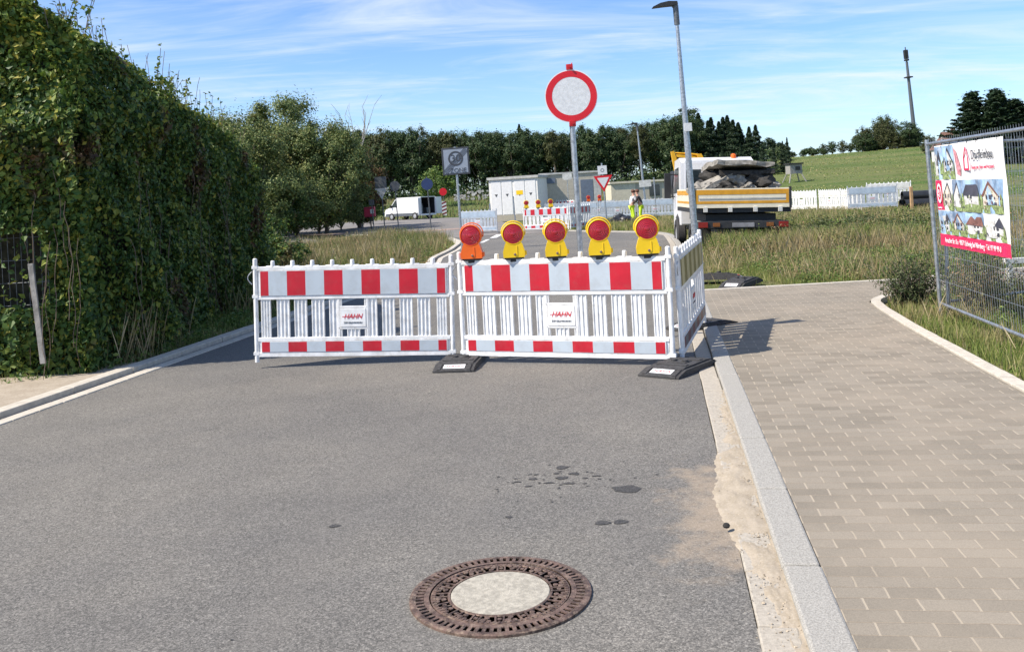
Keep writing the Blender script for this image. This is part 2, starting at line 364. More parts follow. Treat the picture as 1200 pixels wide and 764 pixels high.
def paver_mat():
    k = NT('block_paving'); mp = k.n('ShaderNodeMapping'); k.l(k.tc.outputs['Object'], mp.inputs[0]); mp.inputs['Rotation'].default_value = (0, 0, R(8.98))
    wob = k.n('ShaderNodeMix', data_type='VECTOR'); nzv = k.n('ShaderNodeTexNoise'); k.l(mp.outputs[0], nzv.inputs[0]); nzv.inputs['Scale'].default_value = 7
    va = k.n('ShaderNodeVectorMath', operation='SCALE'); k.l(nzv.outputs['Color'], va.inputs[0]); va.inputs['Scale'].default_value = .012
    vb = k.n('ShaderNodeVectorMath', operation='ADD'); k.l(mp.outputs[0], vb.inputs[0]); k.l(va.outputs[0], vb.inputs[1])
    def brick(mort, sm, a, b, mc):
        n = k.n('ShaderNodeTexBrick'); k.l(vb.outputs[0], n.inputs[0]); n.offset = .5; n.squash = 1
        n.inputs['Scale'].default_value = 1; n.inputs['Mortar Size'].default_value = mort; n.inputs['Mortar Smooth'].default_value = sm
        n.inputs['Brick Width'].default_value = .2; n.inputs['Row Height'].default_value = .1; n.inputs['Bias'].default_value = 0
        n.inputs['Color1'].default_value = (*a, 1); n.inputs['Color2'].default_value = (*b, 1); n.inputs['Mortar'].default_value = (*mc, 1); return n
    n = brick(.0045, .25, (.232, .205, .162), (.305, .270, .216), (.285, .24, .18))
    fine = k.noise(200, 3, .7); c = k.mix(k.map(fine, .3, .7, 0, .6), n.outputs[0], k.mix(1., n.outputs[0], (.55, .55, .55), 'MULTIPLY'))
    # sandy head joints
    spx = k.n('ShaderNodeSeparateXYZ'); k.l(vb.outputs[0], spx.inputs[0])
    row = k.m('FLOOR', k.m('DIVIDE', spx.outputs[1], .1)); off = k.m('MULTIPLY', k.m('SUBTRACT', 1., k.m('MODULO', k.m('ABSOLUTE', row), 2.)), .1)
    fx = k.m('FRACT', k.m('DIVIDE', k.m('ADD', spx.outputs[0], off), .2)); dx = k.m('MINIMUM', fx, k.m('SUBTRACT', 1., fx))
    fy = k.m('FRACT', k.m('DIVIDE', spx.outputs[1], .1)); dy = k.m('MINIMUM', fy, k.m('SUBTRACT', 1., fy))
    hj = k.map(dx, .018, .034, 1, 0)
    hj = k.m('MULTIPLY', hj, k.map(k.noise(3.1, 4), .3, .55, .35, 1))
    c = k.mix(hj, c, (.375, .325, .25))
    big = k.noise(.8, 5, .6); c = k.mix(k.map(big, .4, .7, 0, .35), c, (.38, .32, .245))
    dk = k.noise(2.6, 6, .7); c = k.mix(k.map(dk, .62, .8, 0, .35), c, (.13, .12, .10))
    k.col(c); k.b.inputs['Roughness'].default_value = .9; k.b.inputs['Specular IOR Level'].default_value = .25
    k.bump(k.m('ADD', k.m('MULTIPLY', k.m('SUBTRACT', 1., n.outputs['Fac']), 1.), k.m('MULTIPLY', fine, .25)), .6, .004); return k.mat
MT['pavers'] = paver_mat()

def ground_mat(name, a, b, c3, sc=.25):
    k = NT(name); c = k.mix(k.map(k.noise(sc, 6, .65), .35, .65), a, b)
    c = k.mix(k.map(k.noise(sc * 9, 6, .7), .45, .7, 0, .8), c, c3)
    k.col(c); k.b.inputs['Roughness'].default_value = 1; k.b.inputs['Specular IOR Level'].default_value = .1
    k.bump(k.noise(30, 6, .7), .35, .012); return k.mat
def terrain_mat():
    k = NT('meadow_ground'); sp = k.n('ShaderNodeSeparateXYZ'); k.l(k.tc.outputs['Object'], sp.inputs[0])
    mp = k.n('ShaderNodeMapping'); k.l(k.tc.outputs['Object'], mp.inputs[0]); mp.inputs['Rotation'].default_value = (0, 0, R(12)); mp.inputs['Scale'].default_value = (.35, 1.4, 1)
    near = k.mix(k.map(k.noise(.5, 6, .65), .35, .65), (.15, .17, .06), (.28, .24, .13))
    near = k.mix(k.map(k.noise(8, 5, .7), .45, .7, 0, .8), near, (.06, .075, .025))
    far = k.mix(k.map(k.noise(.06, 7, .65, vec=mp.outputs[0]), .38, .6), (.075, .125, .032), (.15, .17, .065))
    far = k.mix(k.map(k.noise(.16, 6, .7, vec=mp.outputs[0]), .50, .70, 0, .7), far, (.19, .16, .08))
    far = k.mix(k.map(k.noise(1.5, 6, .75), .45, .72, 0, .7), far, (.05, .09, .02))
    c = k.mix(k.map(sp.outputs[1], 50, 66), near, far)
    k.col(c); k.b.inputs['Roughness'].default_value = 1; k.b.inputs['Specular IOR Level'].default_value = .1
    k.bump(k.noise(6, 8, .75), .9, .12); return k.mat
MT['terrain'] = terrain_mat()
MT['sand'] = ground_mat('loose_sand', (.39, .335, .26), (.33, .28, .21), (.45, .395, .315), 9)
MT['pebble'] = mat('pebbles', (.36, .30, .22), .9, var=.5, scale=30)
MT['verge_sand'] = ground_mat('trodden_verge', (.42, .365, .29), (.35, .30, .235), (.26, .215, .16), 5)
MT['pale_asphalt'] = ground_mat('worn_asphalt', (.19, .18, .17), (.24, .225, .21), (.15, .145, .14), .6)
MT['pink_asphalt'] = ground_mat('reddish_lane', (.30, .22, .19), (.34, .26, .22), (.24, .19, .17), .6)
MT['road_paint'] = mat('road_paint', (.72, .72, .70), .7, var=.1, scale=20, dirt=.4)

# ------------------------------------------------------------------ terrain and roads
def S(t): t = np.clip(t, 0, 1); return t * t * (3 - 2 * t)
def hz(x, y):
    x = np.asarray(x, float); y = np.asarray(y, float)
    w_ = S((x - 12) / 35.)
    hill = 7.0 * S((y - 58) / 150.) + .35 * np.sin(x * .07 + 1) * S((y - 80) / 60.) + 2.0 * S((x - 70) / 80.) * S((y - 60) / 100.)
    hill = hill - 6 * S((y - 240) / 300.)
    left = 1.9 * S((y - 88) / 45.)
    z = left * (1 - w_) + hill * w_
    dip = .30 * S((x - 3.6 - (y - 14) * .05) / .8) * S((y - 22.3) / 1.1) * S((33.5 - y) / 2.0) * S((13 - x) / 3.)
    z = z - dip
    z = z + .9 * S((-x - 6.3) / 1.5) * S((y - 2) / 5.) * S((28 - y) / 8.) * 0
    return z - .03
def terrain():
    xs = np.concatenate([-np.geomspace(2500, 30, 30), np.arange(-28, 60, 1.0), np.geomspace(62, 2500, 34)])
    ys = np.concatenate([np.arange(-20, 60, 1.0), np.arange(60, 260, 4), np.geomspace(262, 4000, 22)])
    X, Y = np.meshgrid(xs, ys); Z = hz(X, Y)
    V = np.stack([X, Y, Z], -1).reshape(-1, 3); nx = len(xs)
    i = np.arange(len(ys) - 1)[:, None] * nx + np.arange(nx - 1)[None, :]
    F = np.stack([i, i + 1, i + nx + 1, i + nx], -1).reshape(-1, 4)
    return npmesh('ground', V, F, MT['terrain'], smooth=True)
struct(terrain())

def sheet(name, pts, z, m, kind='structure'):
    b = MB(); b.add([(x, y, z) for x, y in pts], [tuple(range(len(pts)))]); o = b.build(name, m)
    if o.data.polygons[0].normal.z < 0: o.data.flip_normals()
    # triangulate concave outline safely
    import bmesh
    bm = bmesh.new(); bm.from_mesh(o.data); bmesh.ops.triangulate(bm, faces=bm.faces[:], ngon_method='EAR_CLIP'); bm.to_mesh(o.data); bm.free()
    return struct(o, kind)
def le(y): return -5.6 + .17 * y
def re(y): return .28 + .158 * y
road_right = [(re(-5), -5), (re(10), 10), (re(20), 20), (4.49, 26.6), (4.95, 30), (5.2, 32), (5.05, 33.8), (4.5, 35.3), (3.4, 37.3), (2.2, 40), (1.2, 45), (.4, 52), (-1, 62), (-2.6, 72), (-3.4, 80), (-6.6, 85), (-14, 94), (-60, 116)]
road_left = [(-60, 84), (-15, 57.5), (-9.4, 51), (-5.2, 46.5), (-2.7, 40), (-1.75, 34), (-1.8, 30), (-2.05, 26), (le(20), 20), (le(12), 12), (le(-5), -5)]
sheet('road', road_right + road_left, 0.0, MT['asphalt'])
sheet('cross_road', [(-2.9, 39.5), (2.4, 39.5), (1.35, 44), (.5, 52), (-1, 62), (-2.6, 72), (-3.4, 80), (-6.6, 85), (-14, 94), (-60, 116), (-60, 84), (-15, 57.5), (-9.4, 51), (-5.2, 46.5)], .006, MT['pale_asphalt'])
sheet('cycle_lane', [(-6.6, 48.6), (-1.2, 50.5), (-1.3, 52.6), (-7.2, 51.2), (-15, 60), (-16, 58.7)], .012, MT['pink_asphalt'])
def ke(y): return .60 + .158 * y
pave_pts = [(ke(-5), -5), (ke(14.17), 14.17), (5.96, 14.15), (8.2, 14.8), (20, 17.2), (20, 16.0), (8, 13.3), (5.15, 12.45), (4.86, 12.38), (4.55, 11.9), (4.38, 11.2), (4.12, 9.83), (3.81, 7.91), (3.61, 6.62), (1.75, -5)]
sheet('pavement', pave_pts, 0.028, MT['pavers'])

def resample(pts, L):
    pts = [Vector((*p, 0)) for p in pts]; out = [pts[0].copy()]; acc = 0
    for a, b in zip(pts[:-1], pts[1:]):
        d = (b - a).length; t = L - acc
        while t <= d: out.append(a + (b - a) * (t / d)); t += L
        acc = (acc + d) % L
    return out
def stones(name, pts, o0, o1, z0, z1, L, m, gap=.008, jit=.004, bevel=.008, kind='structure'):
    r_ = random.Random(len(pts) * 7 + int(L * 100)); P = resample(pts, L); b = MB(); lst = []
    nrm = []
    for i in range(len(P)):
        d = (P[min(i + 1, len(P) - 1)] - P[max(i - 1, 0)]).normalized(); nrm.append(Vector((d.y, -d.x, 0)))
    for i in range(len(P) - 1):
        a, c = P[i], P[i + 1]; d = (c - a).normalized() * gap / 2; j = r_.uniform(-jit, jit); na, nc = nrm[i], nrm[i + 1]
        q = [a + d + na * (o0 + j), c - d + nc * (o0 + j), c - d + nc * (o1 + j), a + d + na * (o1 + j)]
        zt = z1 + r_.uniform(-jit, jit) * .5
        vs = [(v.x, v.y, z0) for v in q] + [(v.x, v.y, zt) for v in q]
        b.add(vs, [(0, 1, 2, 3), (4, 7, 6, 5), (0, 4, 5, 1), (1, 5, 6, 2), (2, 6, 7, 3), (3, 7, 4, 0)])
    o = b.build(name, m, bevel=bevel); return struct(o, kind)
kerb_line = [(re(y), y) for y in np.arange(-4, 26, 2.)] + [(4.49, 26.6), (4.95, 30), (5.2, 32), (5.05, 33.8), (4.5, 35.3), (3.4, 37.3), (2.2, 40)]
stones('gutter', kerb_line, 0.004, .152, -.05, .006, .5, MT['gutter'])
stones('kerb', kerb_line, .160, .318, -.05, .034, 1.0, MT['granite'], gap=.012, jit=.003, bevel=.012)
left_line = [(le(y), y) for y in np.arange(-4, 23, 2.)] + [(-2.05, 26), (-1.8, 30), (-1.75, 34), (-2.7, 40), (-5.2, 46.5), (-9.4, 51)]
stones('left_gutter', left_line, -.135, 0.0, -.05, .010, .33, MT['edging'], jit=.002)
stones('drain_channel', left_line, -.215, -.150, -.06, -.012, 1.0, MT['joint'], gap=.02)
stones('left_kerb', left_line, -.385, -.228, -.05, .045, 1.0, MT['edging'], gap=.012)
edge_line = [(1.75, -5), (3.61, 6.62), (3.81, 7.91), (4.12, 9.83), (4.38, 11.2), (4.55, 11.9), (4.86, 12.38), (5.15, 12.45), (8, 13.3), (20, 16.0)]
stones('pavement_edging', edge_line, .006, .125, -.05, .045, .25, MT['edging'], gap=.006, jit=.003, bevel=.005)
stones('pavement_back_edging', [(ke(14.17) + .02, 14.19), (5.96, 14.17), (8.2, 14.82), (20, 17.2)], -.10, -.004, -.05, .040, 1.0, MT['edging'])
sheet('verge', [(-9, 5.0), (le(5) - .39, 5.0), (le(10.4) - .39, 10.4), (-4.6, 10.2), (-5.6, 9.75), (-9, 9.6)], .02, MT['verge_sand'])
sheet('verge_path', [(-15.5, 59), (-11.9, 46.8), (-8, 38), (-7.2, 38.2), (-10.3, 47), (-13.5, 57)], .01, MT['pale_asphalt'])
for q in ([(-1.28, 33.6), (-1.13, 33.6), (-.95, 36), (-1.1, 36)], [(-1.0, 37), (-.72, 37), (-.5, 40), (-.78, 40)]): sheet('road_marking', q, .010, MT['road_paint'])

# loose sand and pebbles along the gutter (stuff)
def sand_pile():
    V = []; F = []; ys = np.arange(3.0, 7.4, .03); us = np.linspace(0, 1, 22)
    def prof(y):      # spread over the asphalt side
        s = -.085 + .155 * math.exp(-((y - 4.85) / 1.0) ** 2)
        return s
    for y in ys:
        n1 = noise.noise(Vector((y * 3, 0, 0))); s = prof(y) + .03 * n1 + .012 * noise.noise(Vector((y * 14, 5, 0)))
        fade = min(1, max(0, (7.3 - y) / 1.4)) * min(1, max(.25, (y - 2.9) / .6))
        for u in us:
            x = re(y) - s + u * (s + .185); h = math.sin(math.pi * min(1, u * .9)) ** .7
            z = -.002 + .016 * h * fade * (.55 + .9 * noise.noise(Vector((x * 9, y * 6, 1)))) + .006 * noise.noise(Vector((x * 60, y * 60, 2)))
            V.append((x, y, z + .006 * h))
    nx = len(us)
    for j in range(len(ys) - 1):
        for i in range(nx - 1): a = j * nx + i; F.append((a, a + 1, a + nx + 1, a + nx))
    o = npmesh('sand', V, F, MT['sand'], smooth=True); tag(o, 'pale loose sand spilled along the gutter by the kerb', 'sand', kind='stuff')
    b = MB(); r_ = random.Random(3)
    for i in range(800):
        y = r_.uniform(3.0, 7.2) if r_.random() < .6 else r_.gauss(4.3, .6); x = re(y) + r_.gauss(.105, .04) - (.10 if r_.random() < .08 else 0)
        if y < 3 or y > 8 or x > re(y) + .158: continue
        s = r_.uniform(.0015, .005) * (1.8 if r_.random() < .05 else 1); M = T(x, y, .009 + s * .2) @ RZ(r_.uniform(0, 360)) @ RX(r_.uniform(-30, 30)) @ S3(s * 1.3, s, s * .5)
        b.add([(1,0,0),(-1,0,0),(0,1,0),(0,-1,0),(0,0,1),(0,0,-1)], [(0,2,4),(2,1,4),(1,3,4),(3,0,4),(2,0,5),(1,2,5),(3,1,5),(0,3,5)], 0, False, M)
    tag(b.build('gravel', MT['pebble']), 'small pebbles scattered over the sand beside the kerb', 'gravel', kind='stuff')
    b = MB(); b.lathe([(.001, 0), (.014, .003), (.018, .012), (.012, .022), (.001, .026)], 10, M=T(.93, 4.36, .02)); tag(b.build('dark_clod', MT['rubble_dark']), 'small dark clod of dirt lying on the spilled sand', 'clod')
sand_pile()

# wet stains on the asphalt (flat, irregular)
def stains():
    b = MB(); r_ = random.Random(11)
    L = [(.54, 5.07, .085, .06), (.36, 4.57, .036, .028), (.45, 4.57, .034, .03), (-1.01, 4.74, .028, .022), (.21, 5.53, .035, .035), (.20, 5.33, .04, .028), (.03, 5.34, .03, .018), (.4, 5.33, .025, .012), (.0, 5.21, .022, .012), (-.11, 4.73, .02, .014), (.17, 5.42, .02, .015), (.12, 5.25, .03, .013), (.27, 5.40, .03, .018), (.05, 5.42, .016, .01), (.23, 5.22, .035, .014), (.33, 5.3, .018, .01), (-.06, 5.3, .02, .01)]
    L += [(r_.gauss(.15, .18), r_.gauss(5.3, .16), r_.uniform(.005, .013), r_.uniform(.004, .009)) for _ in range(38)] + [(r_.uniform(-1.5, .8), r_.uniform(3.4, 7.5), .006, .005) for _ in range(20)]
    for x, y, a, c in L:
        n = 22; ph = r_.uniform(0, 9)
        pts = [(x + a * math.cos(t) * (1 + .16 * math.sin(2 * t + ph) + .1 * math.sin(5 * t + ph * 2)), y + c * math.sin(t) * (1 + .18 * math.cos(3 * t + ph)), .003) for t in [2 * math.pi * i / n for i in range(n)]]
        b.add(pts, [tuple(range(n))])
    return struct(b.build('wet_stains', mat('wet_asphalt', (.055, .053, .049), .7, var=.6, scale=150)), 'stuff')
tag(stains(), 'dark wet drops and oil spots on the asphalt in front of the barrier', 'stains')

# ------------------------------------------------------------------ foliage helpers
def leaves(C, N, size, aspect=.55, rnd=.6, fold=.25, sizevar=.35):
    """C: centres, N: preferred normals -> vertices/faces of folded diamond leaves"""
    n = len(C); C = np.asarray(C, float); N = np.asarray(N, float) + rng.normal(0, rnd, (n, 3)); N /= np.linalg.norm(N, axis=1)[:, None] + 1e-9
    A = rng.normal(0, 1, (n, 3)); A[:, 2] -= .5; A -= N * (A * N).sum(1)[:, None]; A /= np.linalg.norm(A, axis=1)[:, None] + 1e-9
    B = np.cross(N, A); s = size * (1 + rng.uniform(-sizevar, sizevar, n))[:, None]
    V = np.empty((n, 4, 3)); V[:, 0] = C - A * s * .5; V[:, 2] = C + A * s * .5
    V[:, 1] = C + B * s * aspect * .5 + N * s * fold * .5 - A * s * .08; V[:, 3] = C - B * s * aspect * .5 + N * s * fold * .5 - A * s * .08
    F = np.arange(n * 4).reshape(n, 4); return V.reshape(-1, 3), F
def blades(P, h, w0, lean=.35, hv=.4):
    n = len(P); P = np.asarray(P, float); a = rng.uniform(0, 2 * np.pi, n); d = np.stack([np.cos(a), np.sin(a), np.zeros(n)], 1)
    hh = (np.asarray(h) * (1 + rng.uniform(-hv, hv, n)))[:, None]; a2 = rng.uniform(0, 2 * np.pi, n)
    l = np.stack([np.cos(a2), np.sin(a2), np.zeros(n)], 1) * (rng.uniform(0, 1, n)[:, None] * lean * hh)
    V = np.empty((n, 4, 3)); V[:, 0] = P - d * w0; V[:, 1] = P + d * w0; up = np.array([0, 0, 1.])
    V[:, 2] = P + l * .55 + up * hh * .62 + d * w0 * .5; V[:, 3] = P + l + up * hh
    return V.reshape(-1, 3), np.arange(n * 4).reshape(n, 4)
def inside(poly, X, Y):
    poly = np.asarray(poly); r_ = np.zeros(len(X), bool); j = len(poly) - 1
    for i in range(len(poly)):
        xi, yi = poly[i]; xj, yj = poly[j]
        c = ((yi > Y) != (yj > Y)) & (X < (xj - xi) * (Y - yi) / (yj - yi + 1e-12) + xi); r_ ^= c; j = i
    return r_
def scatter(poly, n, clump=0, csig=.25):
    poly = np.asarray(poly); lo = poly.min(0); hi = poly.max(0)
    if clump:
        c = rng.uniform(lo, hi, (clump, 2)); P = c[rng.integers(0, clump, n)] + rng.normal(0, csig, (n, 2))
    else: P = rng.uniform(lo, hi, (n, 2))
    return P[inside(poly, P[:, 0], P[:, 1])]

# grass and weeds ------------------------------------------------
def grass_obj(name, parts, mats, label, cat='grass'):
    Vs = []; Fs = []; Ms = []; k = 0
    for (V, F), mi in parts: Vs.append(V); Fs.append(F + k); k += len(V); Ms.append(np.full(len(F), mi))
    o = npmesh(name, np.concatenate(Vs), np.concatenate(Fs), mats, np.concatenate(Ms)); return tag(o, label, cat, kind='stuff')
def gp(poly, n, h, w0, mi, clump=0, csig=.25, lean=.5):
    P = scatter(poly, n, clump, csig); P = P[(np.hypot((P[:, 0] - 3.55) / .75, (P[:, 1] - 15.1) / 1.15) > 1) | (rng.random(len(P)) < .04)]; z = hz(P[:, 0], P[:, 1]); return (blades(np.c_[P, z], np.full(len(P), h), w0, lean), mi)
def lp(poly, n, h, size, mi, clump=60, csig=.2):
    P = scatter(poly, n, clump, csig); z = hz(P[:, 0], P[:, 1]) + np.abs(rng.normal(0, .5, len(P))) * h
    return (leaves(np.c_[P, z], np.tile([0, -.2, .7], (len(P), 1)), size, rnd=.7), mi)
def cl(poly, n, per, rr, size, mi, sq=.8, n0=None):
    P = scatter(poly, n); Cs = []; Ns = []
    for p in P:
        r0 = rr * rng.uniform(.45, 1.25); k = int(per * (r0 / rr) ** 1.5) + 4; d = rng.normal(0, 1, (k, 3)); d[:, 2] = np.abs(d[:, 2]); d /= np.linalg.norm(d, axis=1)[:, None]
        q = d * r0 * rng.uniform(.55, 1.15, (k, 1)); q[:, 2] *= sq * rng.uniform(.6, 1.4); Cs.append(q + [p[0], p[1], 0]); Ns.append(d + [0, 0, .4])
    C = np.concatenate(Cs); C[:, 2] += hz(C[:, 0], C[:, 1]); return (leaves(C, np.concatenate(Ns), size, aspect=.45, rnd=.6), mi)
meadow = [(2.98, 14.3), (6, 14.3), (9, 15.1), (14, 16.2), (22, 30), (20, 43), (14, 47), (8, 43), (5.6, 38), (5.7, 33), (5.2, 28), (4.2, 22)]
mnear = [(2.98, 14.3), (6, 14.3), (9, 15.1), (11, 16), (11, 22), (4.2, 22)]
mfront = [(4.6, 14.5), (6, 14.5), (9, 15.3), (13, 16.4), (13, 19.5), (4.4, 19.5)]; mback = [(4.2, 19), (14, 19), (20, 30), (19, 42), (14, 46), (8, 42), (5.8, 38), (5.9, 33), (5.3, 28)]
grass_obj('meadow_grass', [gp(mnear, 60000, .10, .004, 0), gp(mnear, 9000, .18, .004, 0, 200, .3), gp(mnear, 4000, .34, .003, 1, 50, .25), cl(mfront, 420, 190, .24, .045, 2), cl(mfront, 70, 170, .30, .045, 3), cl(mfront, 70, 130, .22, .05, 4),
    gp(meadow, 50000, .13, .007, 0, 0), cl([(3.2, 15.6), (5, 14.5), (13, 16.4), (13, 20.5), (4.4, 20.5)], 260, 150, .20, .04, 0, .7), gp(mback, 26000, .28, .006, 0, 300, .45), gp(mback, 15000, .34, .006, 1, 160, .6), cl(mback, 500, 70, .36, .085, 3, .7), cl(mback, 650, 70, .34, .085, 2, .7), cl(mback, 160, 60, .3, .08, 4, .7), cl([(9, 24), (13, 25), (14, 33), (9, 33)], 80, 120, .5, .10, 4, 1.0), cl([(4.5, 20.2), (9.5, 20.5), (9, 23.0), (4.7, 23.0)], 110, 130, .38, .07, 3, 1.0), gp([(4.5, 20.2), (9.5, 20.5), (9, 22.9), (4.6, 22.9)], 6000, .46, .004, 0, 90, .3), gp([(4.5, 19.5), (13, 19.8), (13, 22.9), (4.6, 22.9)], 7000, .42, .004, 1, 120, .3), cl([(4.5, 20.6), (13, 20.8), (13, 23), (4.7, 23)], 120, 120, .42, .06, 2, 1.0)],
    [MT['grass'], MT['dry_grass'], MT['weed_green'], MT['weed_brown'], MT['shrub_leaf']], 'rough green and straw coloured grass behind the block paving')
fence_strip = [(2.3, -1), (3.80, 6.62), (4.0, 7.91), (4.3, 9.83), (4.55, 11.2), (4.72, 11.8), (5.2, 12.3), (8, 13.1), (14, 14.3), (14, 8), (9, 3), (6, -1)]
fs_near = [(3.78, 6.0), (4.3, 9.83), (4.72, 11.8), (5.2, 12.3), (7.2, 12.8), (7, 9), (5.3, 5.0)]
grass_obj('verge_grass', [gp(fence_strip, 22000, .12, .006, 0), gp(fs_near, 26000, .11, .004, 0), gp(fs_near, 7000, .17, .003, 0, 130, .16), gp(fs_near, 1500, .26, .003, 1, 60, .2), cl([(4.4, 7), (5.0, 10.5), (5.5, 12.2), (9, 12.8), (9, 8), (6, 5)], 150, 190, .22, .04, 2, 1.1), cl([(4.9, 7), (5.2, 10.5), (5.7, 12.2), (9, 12.8), (9, 8), (6, 5)], 110, 170, .24, .035, 3, 1.3), cl([(3.95, 7), (4.45, 10), (4.9, 12), (5.0, 12), (4.7, 10), (4.2, 7)], 30, 60, .07, .03, 2)],
    [MT['grass'], MT['dry_grass'], MT['weed_green'], MT['weed_brown']], 'grass and low weeds under the mesh fence beside the pavement')
verge_l = [(le(14) - .5, 14), (-2.45, 19), (-2.5, 26), (-2.2, 30), (-2.2, 34), (-3.1, 40), (-5.6, 46), (-7, 48), (-8.5, 40), (-10, 38), (-12, 46), (-18, 50), (-16, 36), (-7, 20), (-5.5, 15)]
grass_obj('verge_weeds', [gp(verge_l, 34000, .26, .007, 0), gp(verge_l, 26000, .42, .006, 1, 260, .5), cl(verge_l, 900, 90, .34, .075, 1, .9), cl(verge_l, 320, 80, .32, .075, 3, .8), gp(verge_l, 7000, .5, .005, 2, 120, .4)],
    [MT['grass'], MT['weed_brown'], MT['dry_grass'], MT['weed_green']], 'tall brown and green weeds on the verge left of the road')
far_l = [(4.6, 36.6), (5.6, 35.6), (9, 37), (14, 50), (8, 56), (2.5, 50), (2.6, 41)]
grass_obj('island_grass', [gp(far_l, 26000, .22, .012, 0, 300, .5), gp(far_l, 6000, .28, .010, 1, 100, .5)], [MT['grass'], MT['dry_grass']], 'long grass between the road end and the grey barrier row')
hf = [(-7, 9.3), (-5.4, 9.35), (-4.5, 9.8), (le(11.5) - .42, 11.5), (le(14) - .42, 14), (le(17) - .42, 17), (-3.6, 19), (-5, 19), (-5, 10), (-7, 9.9)]
grass_obj('hedge_foot_weeds', [gp(hf, 20000, .11, .004, 0), lp(hf, 9000, .16, .06, 1, 90, .15), gp([(-4.8, 9.9), (-4.3, 10.2), (-4.15, 11.8), (-4.6, 11.8)], 380, .55, .0018, 2, 12, .16, .4)],
    [MT['grass'], MT['weed_green'], MT['dry_grass']], 'green and dry weeds along the foot of the tall hedge')
def far_tufts():
    X = rng.uniform(10, 130, 90000); Y = rng.uniform(56, 225, 90000); k = X < Y * .62; X, Y = X[k], Y[k]; c = np.array([noise.noise(Vector((x * .08, y * .16, 0))) for x, y in zip(X, Y)]); k = c > .06
    X, Y = X[k], Y[k]; h_ = len(X) // 3; a = (leaves(np.c_[X, Y, hz(X, Y) + .05][:h_], np.tile([0, -.3, .8], (h_, 1)), .20, rnd=.4), 0); a3 = (leaves(np.c_[X + 9, Y + 5, hz(X + 9, Y + 5) + .08][h_:], np.tile([0, -.3, .8], (len(X) - h_, 1)), .20, rnd=.4), 2)
    X = rng.uniform(-40, 14, 9000); Y = rng.uniform(86, 135, 9000); b = (blades(np.c_[X, Y, hz(X, Y) - .02], np.full(len(X), .4), .06, .4), 1)
    return grass_obj('field_grass', [a, a3, b], [MT['weed_green'], MT['weed_brown'], MT['grass']], 'rough pasture grass on the open hillside')
far_tufts()

